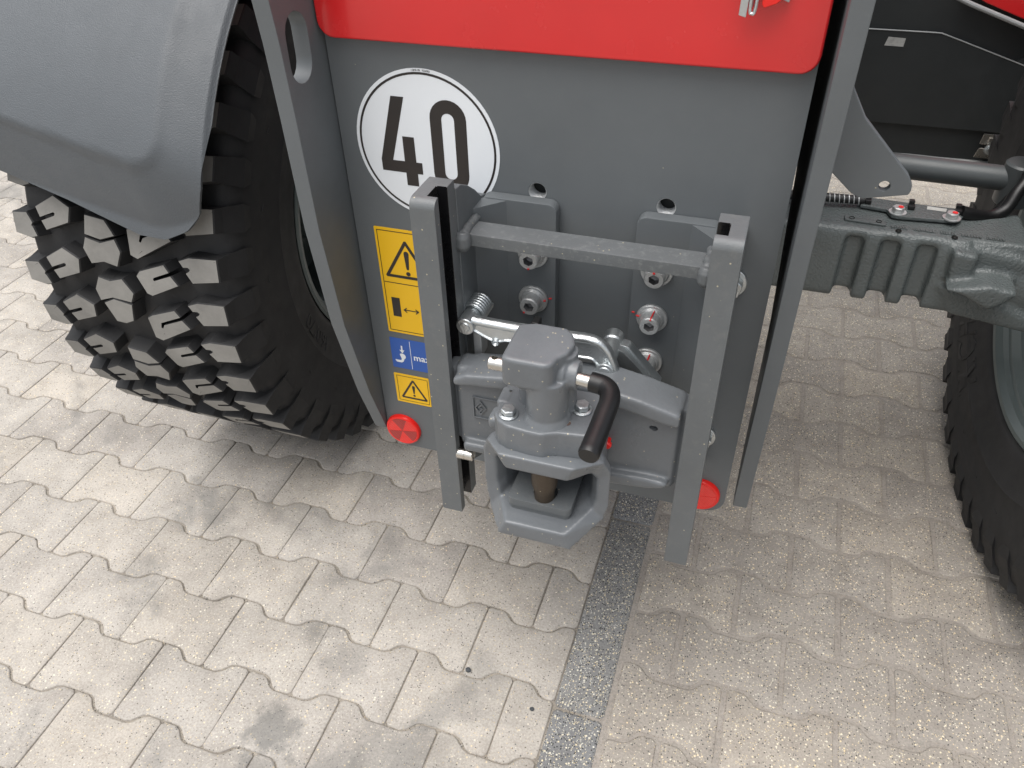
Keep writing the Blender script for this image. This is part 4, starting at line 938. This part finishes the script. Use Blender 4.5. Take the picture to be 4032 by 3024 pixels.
# gusset plate hanging from the right flange
gs = [(0.4899, 1.125), (0.4997, 1.100), (0.5185, 1.0700), (0.5795, 1.0093)] + [(0.5860, 0.9990), (0.5868, 0.9925)] + [(0.5852, 0.9868), (0.5400, 0.9765), (0.5330, 0.9770), (0.5230, 0.9815), (0.4899, 1.0100)]
b = B(); b.prism(gs, 'y', 0.048, 0.060, 0.0012, 2, holes=[circ(0.5572, 0.9945, 0.0062, 20)], ang=40); obj(b, "gusset_plate", "grey_paint", veh)
# tank and cab side further forward
TY = 1.40
b = B(); b.prism([(0.475, 0.497), (1.02, 0.500), (1.02, 1.15), (0.475, 1.15)], 'y', TY, 1.95, 0.006)
tank = obj(b, "fuel_tank", "dark_panel", veh)
b = B(); b.prism([(0.475, 0.583), (1.00, 0.585), (1.00, 0.8), (0.955, 0.7605), (0.792, 0.8102), (0.775, 0.8150), (0.757, 0.8172), (0.475, 0.8150)], 'y', TY - 0.012, TY + 0.002, 0.0022, 2); obj(b, "tank_cover", "dark_panel", tank)
b = B(); sg_ = spline([(0.475, TY - 0.0125, 0.8165), (0.62, TY - 0.0125, 0.8172), (0.757, TY - 0.0125, 0.8178), (0.775, TY - 0.0125, 0.8158), (0.792, TY - 0.0125, 0.8112), (0.86, TY - 0.0125, 0.7905), (0.98, TY - 0.0125, 0.7535)], 4); b.tube(sg_, 0.0017, 8); obj(b, "cover_edge_glint", "trim_and_glint", tank)  # pale bead stands in for light reflected on the cover's edge
b = B(); b.prism([(0.6473, 0.7801), (0.6921, 0.7800), (0.693, 0.8000), (0.6521, 0.8013)], 'y', TY - 0.0128, TY - 0.0118, 0); obj(b, "type_label", "paper_label", tank, 0)
b = B(); b.tube(spline([(0.73, TY - 0.004, 0.496), (0.80, TY - 0.006, 0.498), (0.86, TY - 0.003, 0.496), (0.93, TY - 0.005, 0.498), (1.0, TY - 0.004, 0.497)], 4), 0.007, 10); obj(b, "tank_lip", "trim_and_glint", tank, 60)  # folded bottom lip; the light on it is painted as a pale tone
b = B(); b.prism([(0.940, 0.583), (0.985, 0.583), (0.985, 0.5560), (0.937, 0.5560)], 'y', TY - 0.022, TY - 0.018, 0.001); b.prism([(0.938, 0.548), (0.985, 0.548), (0.985, 0.5215), (0.9313, 0.5226)], 'y', TY - 0.030, TY - 0.026, 0.001); b.prism([(0.955, 0.575), (0.985, 0.575), (0.985, 0.53), (0.955, 0.53)], 'y', TY - 0.026, TY + 0.002, 0.001)
tb = obj(b, "tank_bracket", "steel", tank)
b = B(); b.lathe([(0, 0), (0, 0.013), (0.002, 0.013), (0.002, 0)], (0.962, TY - 0.030, 0.546), (0, -1, 0), 24); b.ngon((0.962, TY - 0.032, 0.546), (0.962, TY - 0.042, 0.546), 0.0095, 6, 0.001); obj(b, "bracket_bolt", "zinc", tank)
b = B(); b.prism([(0.78, 0.925), (0.842, 0.897), (0.9392, 0.864), (1.10, 0.805), (1.10, 1.6), (0.78, 1.6)], 'y', TY - 0.045, TY - 0.015, 0.004); cabp = obj(b, "cab_panel", "red_paint", veh)
b = B(); b.tube([(0.74, TY - 0.046, 0.921), (0.8086, TY - 0.046, 0.8945), (0.9432, TY - 0.046, 0.8500), (1.10, TY - 0.046, 0.796)], 0.006, 10); obj(b, "panel_trim", "trim_and_glint", cabp)

# ------------------------------------------------------------------ loose bits on the paving
for i, (x, y, r, mat, lab) in enumerate(((0.048, -0.1385, 0.0052, "pebble_dark", "small dark pebble lying on the pale paving below the coupling"),
                                         (-0.226, -0.4585, 0.0058, "pebble_brown", "small brown chip in a paving joint near the front edge"),
                                         (0.190, -0.177, 0.0042, "pebble_dark", "tiny grey pebble beside the dark edging strip"))):
    bm = bmesh.new(); bmesh.ops.create_icosphere(bm, subdivisions=2, radius=r); rr = random.Random(i)
    for v in bm.verts: v.co *= 1 + rr.uniform(-0.22, 0.22); v.co.z *= 0.7
    me = bpy.data.meshes.new("pebble"); bm.to_mesh(me); bm.free(); me.materials.append(M[mat])
    link("pebble", me, None, label=lab, cat="pebble", group="loose pebbles on the paving", loc=(x, y, r * 0.6))

bm = bmesh.new(); rr = random.Random(11)
for i in range(520):
    k = rr.randrange(-4, 9); yb = -0.137 + PITCH * k; x = rr.uniform(-1.7, 0.22); ph = ((x + 0.162 - (0.1 if k % 2 else 0)) % 0.2) / 0.2
    low_ = ph < 0.2 or ph > 0.8; y = yb + (-0.0118 if low_ else 0.0118) * (1 if not (0.17 < ph < 0.32 or 0.68 < ph < 0.83) else rr.uniform(-1, 1)) + rr.gauss(0, 0.0035)
    r = rr.uniform(0.0009, 0.0024); m_ = bmesh.ops.create_icosphere(bm, subdivisions=1, radius=r, matrix=Matrix.Translation((x, y, rr.uniform(-0.002, 0.0006))) @ Matrix.Diagonal((1, rr.uniform(0.6, 1), 0.6, 1)))
    mi = rr.choice((0, 0, 0, 1))
    for v in m_["verts"]:
        for f in v.link_faces: f.material_index = mi
me = bpy.data.meshes.new("joint_grit"); bm.to_mesh(me); bm.free(); me.materials.append(M["pale_sand"]); me.materials.append(M["pebble_dark"])
link("joint_grit", me, None, kind="stuff", label="loose sandy grit lying along the joints of the pale paving", cat="grit")
